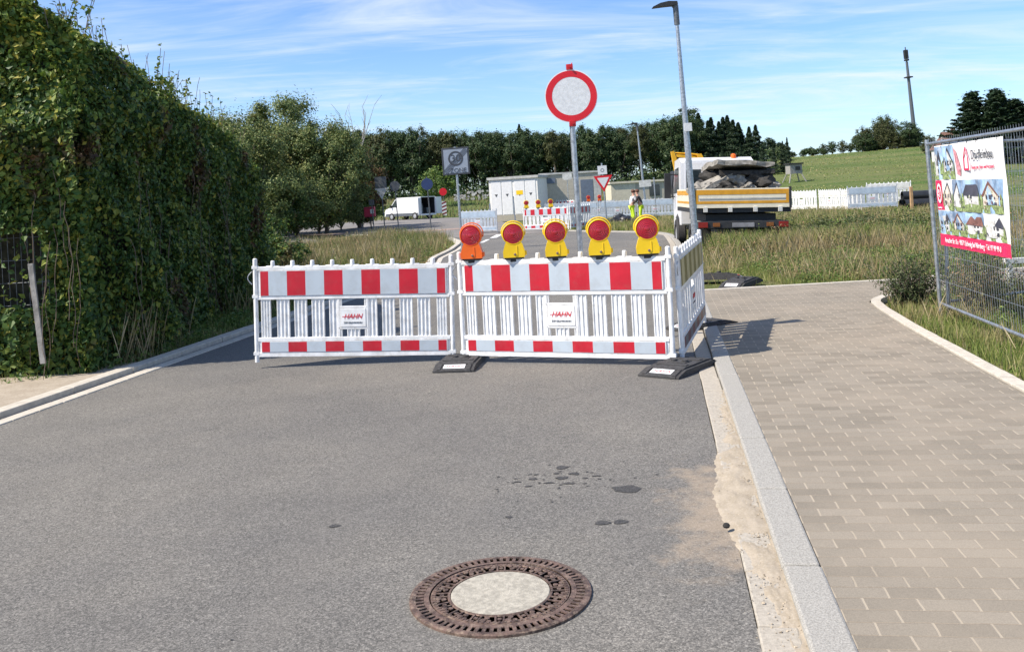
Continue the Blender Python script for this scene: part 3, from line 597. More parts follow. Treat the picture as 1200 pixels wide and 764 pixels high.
# hedge ----------------------------------------------------------
def hedge():
    root = thing('vine_hedge', (-5.6, 9.7, 0), 0, 'tall dense hedge overgrown with climbing vine along the left road edge', 'hedge')
    def right(y): return -4.50 - .04 * (y - 9.9) - .006 * max(0, y - 13.5) ** 2
    def top(y): return 3.95 - .125 * (y - 9.8) + .18 * noise.noise(Vector((y * .8, 3, 0)))
    Wd = 3.6
    def bulge(p): return .34 * noise.noise(p * .8) + .24 * noise.noise(p * 2.0) + .10 * noise.noise(p * 4.5)
    def surf(t, y):           # t 0..1 : foot of right face -> over the top -> far side
        xr, h = right(y), top(y)
        if t < .62:
            k = t / .62; z = h * k; x = xr - .55 * max(0, (k - .72) / .28) ** 2 - .10 * math.sin(k * 3.14); nn = Vector((1, 0, .1 + .9 * max(0, (k - .8) / .2)))
        else:
            k = (t - .62) / .38; x = xr - .55 - (Wd - .9) * k; z = h + .34 * math.sin(k * 2.2); nn = Vector((.1, 0, 1))
        return Vector((x, y, z)), nn.normalized()
    C = []; N = []; M = []
    r_ = random.Random(5)
    for i in range(165000):
        t = r_.random(); y = 9.75 + 9.2 * r_.random() ** 1.15; p, nn = surf(t, y); d = max(-.10, bulge(p)) - abs(r_.gauss(0, .08)) + (.06 if r_.random() < .1 else 0)
        if y > 18: p.z *= 1 - .10 * (y - 18)
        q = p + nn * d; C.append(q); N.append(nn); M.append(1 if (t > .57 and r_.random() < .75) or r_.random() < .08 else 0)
    for i in range(66000):   # front end, facing the viewer's side
        u = r_.random(); x = right(9.9) - .05 - 4.2 * u; h = top(9.9) + .25 * min(1, u * 3); z = h * r_.random() ** .85
        if u < .12: h -= (.12 - u) * 3; z = min(z, h)
        # gap low at left where the wire fence shows
        if -5.75 < x < -5.02 and .75 < z < 1.55 and r_.random() < .93: continue
        p = Vector((x, 9.72 + .25 * max(0, z / h - .6) * 2, z)); d = max(-.08, bulge(p)) - abs(r_.gauss(0, .08)); q = p + Vector((0, -d, 0))
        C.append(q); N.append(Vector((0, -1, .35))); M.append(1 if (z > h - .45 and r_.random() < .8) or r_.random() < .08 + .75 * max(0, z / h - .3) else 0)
    C = np.array([tuple(c) for c in C]); N = np.array([tuple(c) for c in N]); C -= np.array([-5.6, 9.7, 0])
    big = rng.random(len(C)) < .25; sz_ = np.array([noise.noise(Vector(c) * 1.3) for c in C]) > .12; M = np.array(M)
    Va, Fa = leaves(C[~big], N[~big], .050, aspect=.6, rnd=.65, sizevar=.5); Vb, Fb = leaves(C[big] + N[big] * .03, N[big], .082, aspect=.66, rnd=.6, sizevar=.35)
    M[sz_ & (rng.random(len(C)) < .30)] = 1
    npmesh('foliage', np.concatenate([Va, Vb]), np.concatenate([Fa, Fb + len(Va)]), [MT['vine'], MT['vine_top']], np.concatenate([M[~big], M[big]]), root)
    # dark solid core added to keep light from passing through
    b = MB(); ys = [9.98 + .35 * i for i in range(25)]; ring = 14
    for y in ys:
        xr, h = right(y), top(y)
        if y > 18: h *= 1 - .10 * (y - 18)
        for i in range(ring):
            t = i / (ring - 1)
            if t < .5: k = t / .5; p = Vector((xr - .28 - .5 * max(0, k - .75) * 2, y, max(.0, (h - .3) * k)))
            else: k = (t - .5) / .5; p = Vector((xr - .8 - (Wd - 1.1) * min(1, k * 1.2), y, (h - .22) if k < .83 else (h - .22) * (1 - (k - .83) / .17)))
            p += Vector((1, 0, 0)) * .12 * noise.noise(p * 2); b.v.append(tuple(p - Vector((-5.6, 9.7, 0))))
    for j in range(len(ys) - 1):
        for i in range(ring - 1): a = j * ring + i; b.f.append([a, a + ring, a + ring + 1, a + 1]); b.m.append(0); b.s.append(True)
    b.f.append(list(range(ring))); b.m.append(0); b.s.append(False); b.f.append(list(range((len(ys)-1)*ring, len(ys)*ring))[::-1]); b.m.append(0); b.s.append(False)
    b.build('branches', MT['hedge_core'], root)  # closed light-blocking core in place of single branches
    # bare shoots and hanging stems
    b = MB(); LC = []; LN = []
    for i in range(150):
        y = r_.uniform(9.8, 18.5); p, nn = surf(r_.uniform(.58, .75), y); p = p - Vector((-5.6, 9.7, 0))
        if y > 18: p.z *= 1 - .10 * (y - 18)
        d = Vector((r_.uniform(-.3, .45), r_.uniform(-.3, .3), 1)).normalized(); L = r_.uniform(.25, .75); pts = [p]
        for s in range(5): d = (d + Vector((r_.uniform(-.12, .12), r_.uniform(-.12, .12), -.03))).normalized(); pts.append(pts[-1] + d * L / 5)
        for a, c in zip(pts[:-1], pts[1:]): b.tube(a, c, .004, n=4, caps=False)
        if r_.random() < .5:
            for q in pts[2:]:
                for _ in range(3): LC.append(tuple(q + Vector((r_.gauss(0, .03), r_.gauss(0, .03), r_.gauss(0, .03))))); LN.append((0, 0, 1))
    for i in range(30):
        if r_.random() < .6: x = right(9.9) - r_.uniform(.0, 1.3); y = 9.62 + r_.uniform(-.1, .1)
        else: y = r_.uniform(9.9, 15); x = right(y) + r_.uniform(.02, .18)
        p = Vector((x, y, r_.uniform(1.2, 2.4))) - Vector((-5.6, 9.7, 0)); pts = [p]
        for s in range(8): pts.append(pts[-1] + Vector((r_.uniform(-.04, .04), r_.uniform(-.03, .03), -r_.uniform(.1, .22))))
        for a, c in zip(pts[:-1], pts[1:]):
            if c.z > 0: b.tube(a, c, .0035, n=4, caps=False)
    b.build('shoots', MT['twig'], root)
    V, F = leaves(LC, LN, .075); npmesh('shoot_leaves', V, F, MT['vine_top'], None, root)
hedge()
b = MB()
P0 = Vector((-5.02, 9.58, 1.20)); P1 = Vector((-4.98, 9.57, .18))
b.box((-.028, -.012, 0), (.028, .012, 1.05), M=T(*P1) @ RY(-4)); tag(b.build('wooden_post', MT['wood_old'], bevel=.003), 'grey weathered wooden post leaning upright in the vine hedge', 'post')
wf = thing('wire_fence', (-5.75, 9.78, 0), 0, 'small patch of thin wire fence showing through a gap in the hedge', 'wire fence')
b = MB()
for i in range(12): b.tube((i * .07, 0, .6), (i * .07, 0, 1.65), .0035, n=5)
for i in range(4): b.tube((-.02, .005, .78 + i * .24), (.8, .005, .78 + i * .24), .004, n=5)
b.build('wire_mesh', MT['galv_dark'], wf)

# trees ----------------------------------------------------------
def tree_meshes(h, r, leafm, n, lsize, seed, kind='broad', trunk_h=.35, gap=.0):
    r_ = random.Random(seed); b = MB(); C = []; N = []
    if kind == 'conifer':
        b.tube((0, 0, 0), (0, 0, h), .02 * h, .01, 8)
        for i in range(n):
            k = r_.random() ** 1.5; z = h * (.08 + .92 * k); rr = r * (1 - k) * (.75 + .25 * math.sin(z * 9 / h * 6)) + .05; a = r_.uniform(0, 2 * math.pi)
            d = rr * math.sqrt(r_.uniform(.25, 1)); lob = 1 + .25 * math.sin(a * 5 + z * 3)
            C.append((d * lob * math.cos(a), d * lob * math.sin(a), z - d * .35)); N.append((math.cos(a) * .7, math.sin(a) * .7, .8))
    elif kind == 'spiky':
        b.tube((0, 0, 0), (0, 0, h), .02 * h, .01, 8); nb = 52; per = n // nb
        for q in range(nb):
            k = (q + .5) / nb; z = h * (.06 + .9 * k); a = q * 2.4; L = r * (1 - k ** 1.6) * r_.uniform(.65, 1.15) + .15
            for _ in range(per):
                t = r_.random() ** .7; d = L * t; wv = .22 * (1 - t) + .05
                C.append((d * math.cos(a) + r_.gauss(0, wv), d * math.sin(a) + r_.gauss(0, wv), z + d * .22 + r_.gauss(0, wv * .7))); N.append((math.cos(a) * .4, math.sin(a) * .4, .9))
    else:
        th = h * trunk_h; b.tube((0, 0, -.2), (0, 0, th), .022 * h, .016 * h, 9); tops = []
        for i in range(7):
            a = i * 2.4 + r_.uniform(-.4, .4); e = Vector((math.cos(a) * r * r_.uniform(.35, .75), math.sin(a) * r * r_.uniform(.35, .75), th + (h - th) * r_.uniform(.35, .85)))
            s = Vector((0, 0, th * r_.uniform(.75, 1))); mid = (s + e) / 2 + Vector((0, 0, -.06 * h)); b.tube(s, mid, .011 * h, .007 * h, 6); b.tube(mid, e, .007 * h, .003 * h, 6); tops.append(e)
        b.tube((0, 0, th), (r_.uniform(-.1, .1) * r, 0, h * .9), .014 * h, .003 * h, 7)
        nc = 95; cl = []
        zc = (th * .75 + h) / 2; zr = (h - th * .75) / 2
        for i in range(nc):
            u = r_.uniform(-1, 1); a = r_.uniform(0, 2 * math.pi); q = r_.uniform(.55, .93) if i % 4 else r_.uniform(.1, .5)
            cr = math.sqrt(1 - u * u); wdt = 1 - .25 * max(0, u)
            cl.append((Vector((cr * math.cos(a) * r * q * wdt, cr * math.sin(a) * r * q * wdt, zc + u * zr * q)), r_.uniform(.09, .22) * (r + zr) / 2))
        for i in range(n):
            c, cr = cl[r_.randrange(nc)]; d = Vector((r_.gauss(0, 1), r_.gauss(0, 1), r_.gauss(0, .8))); d.normalize(); d *= cr * abs(r_.gauss(.7, .38))
            p = c + d
            if p.z < .05 * h: continue
            C.append(tuple(p)); o_ = (p - Vector((0, 0, zc))).normalized(); N.append(tuple(o_ * .5 + d.normalized() * .6 + Vector((0, 0, .5))))
    V, F = leaves(C, N, lsize, rnd=.5, aspect=.6 if kind not in ('conifer', 'spiky') else .4)
    return b, V, F
def tree(name, loc, h, r, leafm, n, lsize, seed, label, cat='tree', group=None, kind='broad', trunk_h=.3):
    root = thing(name, loc, 0, label, cat, group); b, V, F = tree_meshes(h, r, leafm, n, lsize, seed, kind, trunk_h)
    b.build('trunk', MT['bark'], root); npmesh('crown', V, F, leafm, None, root); return root
def onz(x, y): return (x, y, float(hz(x, y)))
tree('broadleaf_tree', onz(-17.6, 57), 8.2, 4.8, MT['tree_leaf'], 60000, .15, 1, 'rounded bushy green tree rising straight behind the end of the hedge', trunk_h=.12)
tree('broadleaf_tree', onz(-14.0, 59), 9.3, 5.0, MT['tree_leaf'], 64000, .15, 2, 'tallest bushy tree with a yellow tinged top left of the bare tree', trunk_h=.12)
tree('broadleaf_tree', onz(-11.4, 56), 7.0, 3.2, MT['tree_leaf'], 42000, .14, 3, 'lower dark green bushy tree between the tallest one and the rusty one', trunk_h=.1)
tree('broadleaf_tree', onz(-10.9, 65), 5.8, 2.3, MT['rusty_leaf'], 26000, .15, 4, 'small bushy tree with rusty brown foliage behind the red box', trunk_h=.1)
tree('broadleaf_tree', onz(-14.6, 50), 6.3, 3.6, MT['tree_leaf'], 42000, .14, 41, 'grey green bushy tree half hidden behind the hedge', trunk_h=.12)
tree('small_bush', onz(-11.3, 74), 2.7, 1.2, MT['weed_green'], 3000, .18, 42, 'light green low bush behind the backs of the road signs', 'bush', trunk_h=.1)
tree('small_bush', onz(-9.0, 110), 5.2, 3.1, MT['weed_green'], 4200, .26, 43, 'bright green rounded bush standing behind the white van', 'bush', trunk_h=.1)
tree('dark_bush', onz(-6.2, 22.5), 1.15, 1.4, MT['vine'], 7000, .075, 44, 'low dark bush behind the left end of the striped barrier', 'bush', trunk_h=.1)
tree('dark_bush', onz(-8.9, 29), 2.0, 1.9, MT['vine'], 8000, .10, 45, 'dark bush in the shade at the far end of the hedge', 'bush', trunk_h=.1)
for i, (px, y, h, r) in enumerate(((296, 47, 3.2, 1.9), (320, 50, 3.4, 2.3), (345, 52, 3.6, 2.4), (372, 56, 3.4, 2.3), (398, 62, 3.5, 2.2), (418, 65, 3.2, 1.8))):
    tree('undergrowth_bush', onz((px - 600) / 1075 * y, y), h, r, MT['vine'] if i % 2 else MT['tree_leaf'], 14000, .12, 500 + i, 'dark bush in the thicket under the broadleaf trees left of the red box', 'bush', 'thicket bushes under the broadleaf trees', trunk_h=.05)
# bare dead tree
dt = thing('bare_tree', onz(-10.9, 66), 0, 'dead leafless tree with thin bare upright branches', 'tree'); b = MB(); c2_ = MB()
b.tube((0, 0, 0), (0, 0, 5), .12, .08, 8); r_ = random.Random(9)
for i in range(9):
    p = Vector((0, 0, 4.2 + i * .12)); d = Vector((r_.uniform(-.5, .5), r_.uniform(-.4, .4), 1)).normalized()
    for s in range(5):
        q = p + d * .8; c2_.tube(p, q, .05 - .008 * s, .042 - .008 * s, 5)
        if s > 0:
            e = (d + Vector((r_.uniform(-.8, .8), r_.uniform(-.6, .6), .1))).normalized(); c2_.tube(q, q + e * r_.uniform(.4, 1.0), .02, .008, 4)
        p = q; d = (d + Vector((r_.uniform(-.2, .2), r_.uniform(-.2, .2), .1))).normalized()
        if p.z > 8.1: break
b.build('trunk', MT['wood_old'], dt); c2_.build('limb', MT['wood_old'], dt)

protos = []
for i, (h, r, lm, kd, th) in enumerate([(12.5, 3.9, 'forest_leaf', 'broad', .25), (11.5, 3.9, 'forest_leaf_b', 'broad', .2), (13, 3.2, 'forest_leaf', 'broad', .4), (11, 3.3, 'forest_leaf', 'broad', .15), (13, 2.6, 'forest_leaf_b', 'broad', .55)]):
    bb, V, F = tree_meshes(h, r, MT[lm], 8500, .30, 100 + i, kd, th)
    protos.append((bb, V, F, lm))
cprotos = []
for i in range(3):
    bb, V, F = tree_meshes(10.5, 2.3, MT['conifer'], 6500, .33, 200 + i, 'conifer'); cprotos.append((bb, V, F, 'conifer'))
mcache = {}
def plant(pr, name, x, y, s, rz, label, group, sz=None):
    key = id(pr); root = thing(name, onz(x, y), rz, label, 'tree', group); sz = sz or s
    if key not in mcache:
        t = pr[0].build('trunk', MT['bark'], root); c = npmesh('crown', pr[1], pr[2], MT[pr[3]], None, root); mcache[key] = (t.data, c.data)
    else:
        for nm, me in zip(('trunk', 'crown'), mcache[key]): o = bpy.data.objects.new(nm, me); col.objects.link(o); o.parent = root
    root.scale = (s, s, sz); return root
sprotos = []
for i in range(2):
    bb, V, F = tree_meshes(9.6, 2.6, MT['conifer'], 6500, .34, 400 + i, 'spiky'); sprotos.append((bb, V, F, 'conifer'))
lowp = []
for i, lm in enumerate(('forest_leaf_b', 'forest_leaf')):
    bb, V, F = tree_meshes(10.5, 3.9, MT[lm], 9000, .32, 300 + i, 'broad', .06); lowp.append((bb, V, F, lm))
r_ = random.Random(21)
def skyline(px):       # wanted tree-top height (m) at 150 m, following the photograph's tree line
    P = [(350, 14.0), (430, 14.2), (480, 14.0), (560, 13.2), (600, 13.2), (700, 12.6), (745, 12.6), (790, 13.8), (812, 14.6), (840, 12.6), (890, 10.9)]
    return float(np.interp(px, [a for a, _ in P], [b_ for _, b_ in P]))
for row, (Y, st) in enumerate(((146, 2.7), (151, 2.9), (155, 5.5))):
    x = -62
    while x < 40.5:
        px = 600 + x / Y * 1075; xx = x + r_.uniform(-.7, .7); y = Y + r_.uniform(-1.6, 1.6)
        top = skyline(px) - .4 + r_.uniform(-1.1, .5) + (row * .5); gz = float(hz(xx, y)); con = px > 822 or r_.random() < .04
        pr = r_.choice(cprotos) if con else protos[r_.choice([0, 0, 1, 2, 3, 3, 4])]
        hh = 10.5 if con else [12.5, 11.5, 13, 11, 13][protos.index(pr)]
        sz = (top - gz) / hh * .98
        if con and px > 822: plant(pr, 'conifer_tree', xx, y, sz * 1.7, r_.uniform(0, 360), 'dark pointed conifer in the plantation at the right end of the wood', 'conifers at the right end of the wood', sz)
        else: plant(pr, 'forest_tree', xx, y, max(.75, sz), r_.uniform(0, 360), 'dark green tree in the front of the dense wood across the background', 'trees of the dense background wood', sz)
        x += (st if px < 815 else 1.5) * r_.uniform(.8, 1.2)
# the depth of the wood as one mass
def wood():
    Vs = []; Fs = []; k = 0; rr = random.Random(31)
    for i in range(190):
        x = rr.uniform(-75, 41); y = rr.uniform(156, 185); bb, V, F, _ = rr.choice(protos); sel = slice(0, 4 * 1500); V = V[sel]; F = F[:1500]
        top = skyline(600 + x / 150 * 1075) * y / 150 - rr.uniform(.5, 2.5); s = (top - float(hz(x, y))) / 12.5
        V = V * np.array([s, s, s]) + np.array([x, y, float(hz(x, y))]); Vs.append(V); Fs.append(F + k); k += len(V)
    # undergrowth at the front edge
    n = 16000; X = rng.uniform(-60, 41, n); Y = rng.uniform(141, 152, n); Z = hz(X, Y) + np.abs(rng.normal(0, 1.3, n)); V, F = leaves(np.c_[X, Y, Z], np.tile([0, -.5, .7], (n, 1)), .5); Vs.append(V); Fs.append(F + k)
    return tag(npmesh('wood', np.concatenate(Vs), np.concatenate(Fs), MT['forest_leaf']), 'dark depth of the wood behind its front trees', 'wood', kind='stuff')
wood()
# smaller plantings on the right
for i in range(7): plant(cprotos[i % 3], 'young_conifer', 30 + i * 1.5, 128 + r_.uniform(-3, 3), .42, i * 50, 'light low young conifer in front of the plantation behind the tipper', 'young conifers before the plantation', .40 + r_.uniform(-.05, .08))
tree('round_tree', onz(58.5, 205), 4.8, 3.6, MT['conifer'], 3500, .5, 61, 'dark round tree alone at the right of the wood on the skyline', trunk_h=.15)
tree('field_bush', onz(50, 170), 2.6, 3.2, MT['forest_leaf'], 2500, .35, 62, 'wide bush under the dark round tree at the edge of the field', 'bush', trunk_h=.1)
tree('field_bush', onz(64, 195), 1.9, 2.4, MT['forest_leaf'], 1800, .35, 63, 'low bush in the middle of the hillside skyline', 'bush', trunk_h=.1)
for i, px in enumerate((905, 921, 934, 944, 953, 962)):
    plant(lowp[i % 2], 'skyline_bush', (px - 600) / 1075 * 214, 214 + r_.uniform(-3, 3), .28 + .04 * (i % 3), i * 60, 'low dark green bush in the row along the far skyline', 'bushes along the skyline', .17 + .02 * (i % 2))
for i, (px, s, sz) in enumerate(((967, .3, .3), (978, .38, .36), (990, .36, .34), (999, .3, .27), (1008, .3, .28))):
    plant(lowp[i % 2], 'skyline_tree', (px - 600) / 1075 * 216, 216, s, i * 77, 'small dark tree in the group left of the tall hilltop trees', 'small skyline trees', sz)
HT = [(1014, .62, .50, 3), (1021, .60, .60, 1), (1029, .62, .58, 3), (1037, .66, .70, 1), (1045, .62, .86, 3), (1053, .62, .78, 1), (1062, .66, .66, 3), (1058, .55, .40, 1), (1071, .60, .50, 3), (1080, .55, .46, 1), (1033, .5, .36, 3), (1046, .5, .36, 1)]
for i, (px, s, sz, k) in enumerate(HT): plant(lowp[k // 2], 'hilltop_tree', (px - 600) / 1075 * 198, 198 + r_.uniform(-5, 5), s * 1.15, i * 61, 'leafy tree in the clump on the hilltop below the mast', 'trees of the hilltop clump', sz * 1.05).location.z -= .8
plant(lowp[0], 'garden_tree', (1092 - 600) / 1075 * 140, 140, .36, 10, 'olive green tree just left of the brown roofed house', None, .37)
bt = None
for i, (px, s, sz, d) in enumerate(((1143, .8, .74, 0), (1151, .9, .90, 2), (1158, 1, 1.03, 3), (1165, .9, 1.0, -2), (1173, .9, .90, 0), (1181, 1, 1.04, 2), (1189, .9, .95, 4), (1198, 1, .88, 1), (1210, 1, .85, 3), (1222, 1, .9, 0))):
    plant(sprotos[i % 2], 'spruce_tree', (px - 600) / 1075 * 120, 120 + d, s * 1.9, i * 71, 'dark spiky spruce in the tall clump above the banner', 'spruces above the banner', sz)
for i in range(6): plant(protos[i % 4], 'village_tree', 72 + i * 5, 122 + 3 * (i % 2), .5, i * 40, 'dark leafy tree beyond the right mesh fence', 'trees beyond the right fence', .5)
# distant wooded ridge
def far_ridge():
    b = MB(); n = 80; xs = np.linspace(-200, 700, n); vs = []
    for x in xs: h = 8 + 5 * noise.noise(Vector((x * .006, 0, 0))) + 1.5 * noise.noise(Vector((x * .05, 4, 0))); vs += [(x, 980, -3), (x, 990, h), (x, 1080, h + 3), (x, 1400, -3)]
    fs = []
    for i in range(n - 1):
        for j in range(3): a = i * 4 + j; fs.append((a, a + 4, a + 5, a + 1))
    b.add(vs, fs, 0, True); return struct(b.build('distant_hills', mat('distant_woods', (.045, .07, .075), 1, var=.3, scale=.05)))
far_ridge()

# shrub at the fence corner --------------------------------------
def shrub(loc, h, r, n, seed, label, leafm='shrub_leaf', size=.045):
    rr = random.Random(seed); root = thing('shrub', loc, 0, label, 'shrub'); b = MB(); C = []; N = []
    for i in range(n):
        a = rr.uniform(0, 6.28); d = Vector((math.cos(a) * rr.uniform(.1, .9), math.sin(a) * rr.uniform(.1, .9), 1)).normalized(); L = h * rr.uniform(.5, 1.1); p = Vector((rr.gauss(0, r * .2), rr.gauss(0, r * .2), 0))
        for s in range(7):
            q = p + d * L / 7; b.tube(p, q, .003, n=4, caps=False)
            for _ in range(5): C.append(tuple(q + Vector((rr.gauss(0, .03), rr.gauss(0, .03), rr.gauss(0, .03))))); N.append((d.x, d.y, .5))
            p = q; d = (d + Vector((rr.gauss(0, .12), rr.gauss(0, .12), -.03))).normalized()
    b.build('stems', MT['twig'], root); V, F = leaves(C, N, size, aspect=.4, rnd=.8); npmesh('foliage', V, F, MT[leafm], None, root)
shrub((4.95, 11.55, 0), .62, .5, 95, 1, 'loose olive green shrub at the far corner of the mesh fence')
shrub((5.35, 10.6, 0), .75, .5, 70, 2, 'brownish leggy weed bush behind the first mesh fence post', 'weed_brown', .04)
shrub((5.6, 9.4, 0), .7, .5, 70, 3, 'reddish brown weed bush behind the middle of the mesh fence', 'weed_brown', .04)
shrub((5.9, 12.0, 0), .7, .6, 70, 4, 'green leafy shrub behind the second fence near the path', 'weed_green', .05)
shrub((6.6, 10.2, 0), .6, .6, 60, 5, 'green weed bush at the far right behind the mesh fence', 'weed_green', .05)

# ------------------------------------------------------------------ striped barrier panel
PL = 2.13
def board_segments(b, y, z0, z1, x0, x1, ma, mb_, base):
    half = .086; full = (x1 - x0 - 2 * half) / 9; x = x0; k = 0
    for i in range(11):
        wd = half if i in (0, 10) else full
        b.box((x, y, z0), (x + wd, y + .0015, z1), ma if i % 2 == 0 else mb_); x += wd
def make_panel(label, red, white, frame, name='traffic_barrier', cat='barrier', group=None):
    root = thing(name, (0, 0, 0), 0, label, cat, group)
    b = MB()
    for z0, z1, t in ((.11, .155, .022), (.272, .308, .02), (.70, .735, .02), (1.0, 1.04, .022)): b.box((.045, -t, z0), (PL - .045, t, z1))
    b.box((.05, -.008, .15), (PL - .05, .008, .275)); b.box((.05, -.008, .73), (PL - .05, .008, 1.005))
    # knobs on the top rail
    for k in range(1, 10): b.lathe([(.024, 0), (.022, .05), (.019, .062), (.001, .064)], 10, M=T(.213 * k, 0, 1.038)); b.box((.213 * k - .07, -.018, 1.038), (.213 * k + .07, .018, 1.048))
    # ribbed slats
    sp = .1986; x0 = .09
    for i in range(11):
        cx = PL / 2 + (i - 5) * .187; wd = .061 if 0 < i < 10 else .045
        z0, z1 = .30, .705
        if i == 5 or False: z1 = .40
        if i in (5,): pass
        b.box((cx - wd, -.004, z0), (cx + wd, .004, z1))
        for rx in (-wd, -wd * .33, wd * .33, wd): b.box((cx + rx - .006, -.013, z0 + .002), (cx + rx + .006, .013, z1 - .002))
    b.box((PL / 2 - .155, -.016, .385), (PL / 2 + .155, .016, .405)); b.box((PL / 2 - .155, -.016, .600), (PL / 2 + .155, .016, .622))
    for s in (-1, 1): b.box((PL / 2 + s * .15 - .012, -.016, .30), (PL / 2 + s * .15 + .012, .016, .705))
    b.build('frame', MT[frame], root, bevel=.003)
    for x in (.022, PL - .022):
        b = MB(); b.tube((x, 0, .055), (x, 0, 1.12), .0235, n=14); b.tube((x, 0, 1.12), (x, 0, 1.128), .0215, .012, n=14)
        for z in (.13, .72, 1.02): b.box((x - .03, -.024, z), (x + .03, .024, z + .03))
        b.build('post', MT[frame], root)
    mats = [MT[red], MT[white]]
    b = MB(); board_segments(b, -.0265, .742, .994, .085, PL - .085, 0, 1, 0); b.box((.078, -.0249, .738), (PL - .078, -.008, .998), 2); b.build('reflective_board', mats + [MT[frame]], root)
    b = MB(); board_segments(b, -.0265, .162, .265, .085, PL - .085, 0, 1, 0); b.box((.078, -.0249, .158), (PL - .078, -.008, .269), 2); b.build('lower_reflective_board', mats + [MT[frame]], root)
    b = MB(); b.box((PL / 2 - .136, -.020, .407), (PL / 2 + .136, .004, .598)); pl = b.build('name_plate', MT[frame], root, bevel=.004)
    text_mesh('lettering', 'HAHN', .072, MT['letter_red'], pl, T(PL / 2 - .002, -.0215, .515) @ FRONT, shear=.35, xs=.92)
    b = MB(); b.box((PL / 2 - .115, -.0222, .512), (PL / 2 + .10, -.0205, .518)); b.build('logo_line', MT['letter_red'], pl)
    text_mesh('lettering', 'ZUM GELDVERDIENEN', .024, MT['sign_grey'], pl, T(PL / 2, -.0215, .452) @ FRONT, xs=.8)
    # wire handle
    b = MB(); pts = [Vector((-.012 - .045 * math.sin(t), -.01, .99 - .13 * t / 3.14)) for t in np.linspace(0, 3.14, 9)]; b.path(pts, .0055, 6); b.build('coupling_hook', MT['galv'], root)
    return root
def place(o, A, B, z=0, **k):
    dx, dy = B[0] - A[0], B[1] - A[1]; L = math.hypot(dx, dy)
    r = o if k.pop('first', False) else dup(o)
    zb = k.pop('zb', z); r.location = (A[0], A[1], z); r.rotation_euler = (0, -math.atan2(zb - z, L), math.atan2(dy, dx))
    if k.get('label'): r['label'] = k['label']
    if k.get('group'): r['group'] = k['group']
    r.scale = (L / PL, 1, k.pop('sz', 1))
    return r
pan = make_panel('red and white striped barrier panel at the left without any lamps on it', 'red_sheet', 'grey_sheet', 'white_plastic')
place(pan, (-2.78, 9.60), (-.675, 9.44), z=.012, zb=-.055, sz=1.01, first=True)
place(pan, (-.595, 9.31), (1.43, 8.50), z=-.046, zb=-.055, sz=1.03, label='red and white striped barrier panel carrying five round warning lamps')
# bare legs under the left panel
pan3 = make_panel('white barrier panel seen edge on with red and white stripes shaded to olive and cream at the kerb', 'shaded_red_sheet', 'shaded_white_sheet', 'white_plastic')
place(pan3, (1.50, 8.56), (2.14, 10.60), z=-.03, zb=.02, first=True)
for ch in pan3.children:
    if ch.name.startswith('lower_reflective_board'): ch.data.materials[0] = mat('shaded_dark_red_sheet', (.12, .01, .015), .4); ch.data.materials[1] = mat('shaded_grey_sheet', (.12, .12, .13), .4)  # lower stripes coloured darker to stand for shade

# panel feet ------------------------------------------------------
def make_foot(label, lettered=True):
    root = thing('barrier_foot', (0, 0, 0), 0, label, 'barrier foot')
    L2, W2 = .41, .20; prof = [(-L2, 0), (-L2, .035), (-L2 + .16, .098), (-L2 + .20, .110), (L2 - .20, .110), (L2 - .16, .098), (L2, .035), (L2, 0)]
    b = MB(); M = Matrix(((0, 0, 1, 0), (1, 0, 0, 0), (0, 1, 0, 0), (0, 0, 0, 1)))
    b.prism(prof[::-1], -W2 + .03, W2 - .03, M=M)
    lowp = [(-L2 + .006, 0), (-L2 + .006, .030), (-L2 + .15, .086), (L2 - .15, .086), (L2 - .006, .030), (L2 - .006, 0)]
    b.prism(lowp[::-1], -W2, -W2 + .032, M=M); b.prism(lowp[::-1], W2 - .032, W2, M=M)
    b.box((-.15, -.17, .108), (.15, -.11, .122)); b.box((-.15, .11, .108), (.15, .17, .122)); b.box((-.09, -.07, .108), (.09, .07, .120))
    for s in (-1, 1):      # raised frame round each sloping end
        Ms = T(0, s * (L2 - .083), .0655) @ (RZ(180) if s > 0 else Matrix()) @ RX(21.5)
        b.box((-.165, -.075, .003), (-.125, .068, .012), M=Ms); b.box((.125, -.075, .003), (.165, .068, .012), M=Ms); b.box((-.125, .048, .003), (.125, .068, .012), M=Ms)
    b.build('base', MT['rubber'], root, bevel=.006)
    for s in (-1,):
        Ms = T(0, s * (L2 - .083), .0655) @ RX(21.5); b = MB(); b.box((-.105, -.045, .003), (.105, .042, .0075), M=Ms); pl = b.build('name_plate', MT['label_white'], root)
        text_mesh('lettering', 'HAHN', .062, MT['letter_red'], pl, Ms @ T(0, 0, .009), shear=.3)
    b = MB()
    for x in (-.055, .055): b.lathe([(.030, 0), (.030, .03), (.024, .034)], 12, M=T(x, 0, .112))
    b.build('post_socket', MT['rubber'], root)
    return root
ft = make_foot('black rubber foot plate where the two striped panels meet')
ft.scale = (1, 1, .65); ft.location = (-.60, 9.16, 0); ft.rotation_euler = (0, 0, R(-8))
dup(ft, (1.43, 8.30, 0), -38, 'black rubber foot plate at the near corner of the striped barriers')
dup(ft, (2.14, 10.72, .0), -62, 'black rubber foot plate on the kerb under the far end of the side panel')
dup(ft, (.72, 9.62, 0), 78, 'flat black foot plate under the pole of the round sign')
f5 = dup(ft, (3.62, 14.85, .0), -40, 'loose black foot plate with white label lying in the grass'); f5.rotation_euler[0] = R(4); f5.scale = (1, 1, 1)
f6 = dup(ft, (3.45, 15.65, .03), 70, 'loose black foot plate half hidden in grass behind the labelled one'); f6.rotation_euler[1] = R(6); f6.scale = (1, 1, 1)
dup(ft, (-.35, 41.6, 0), 30, 'black foot plate on the road end beside the far red and white barrier')
dup(ft, (1.6, 41.0, 0), 10, 'black foot plate under the far red and white barrier')

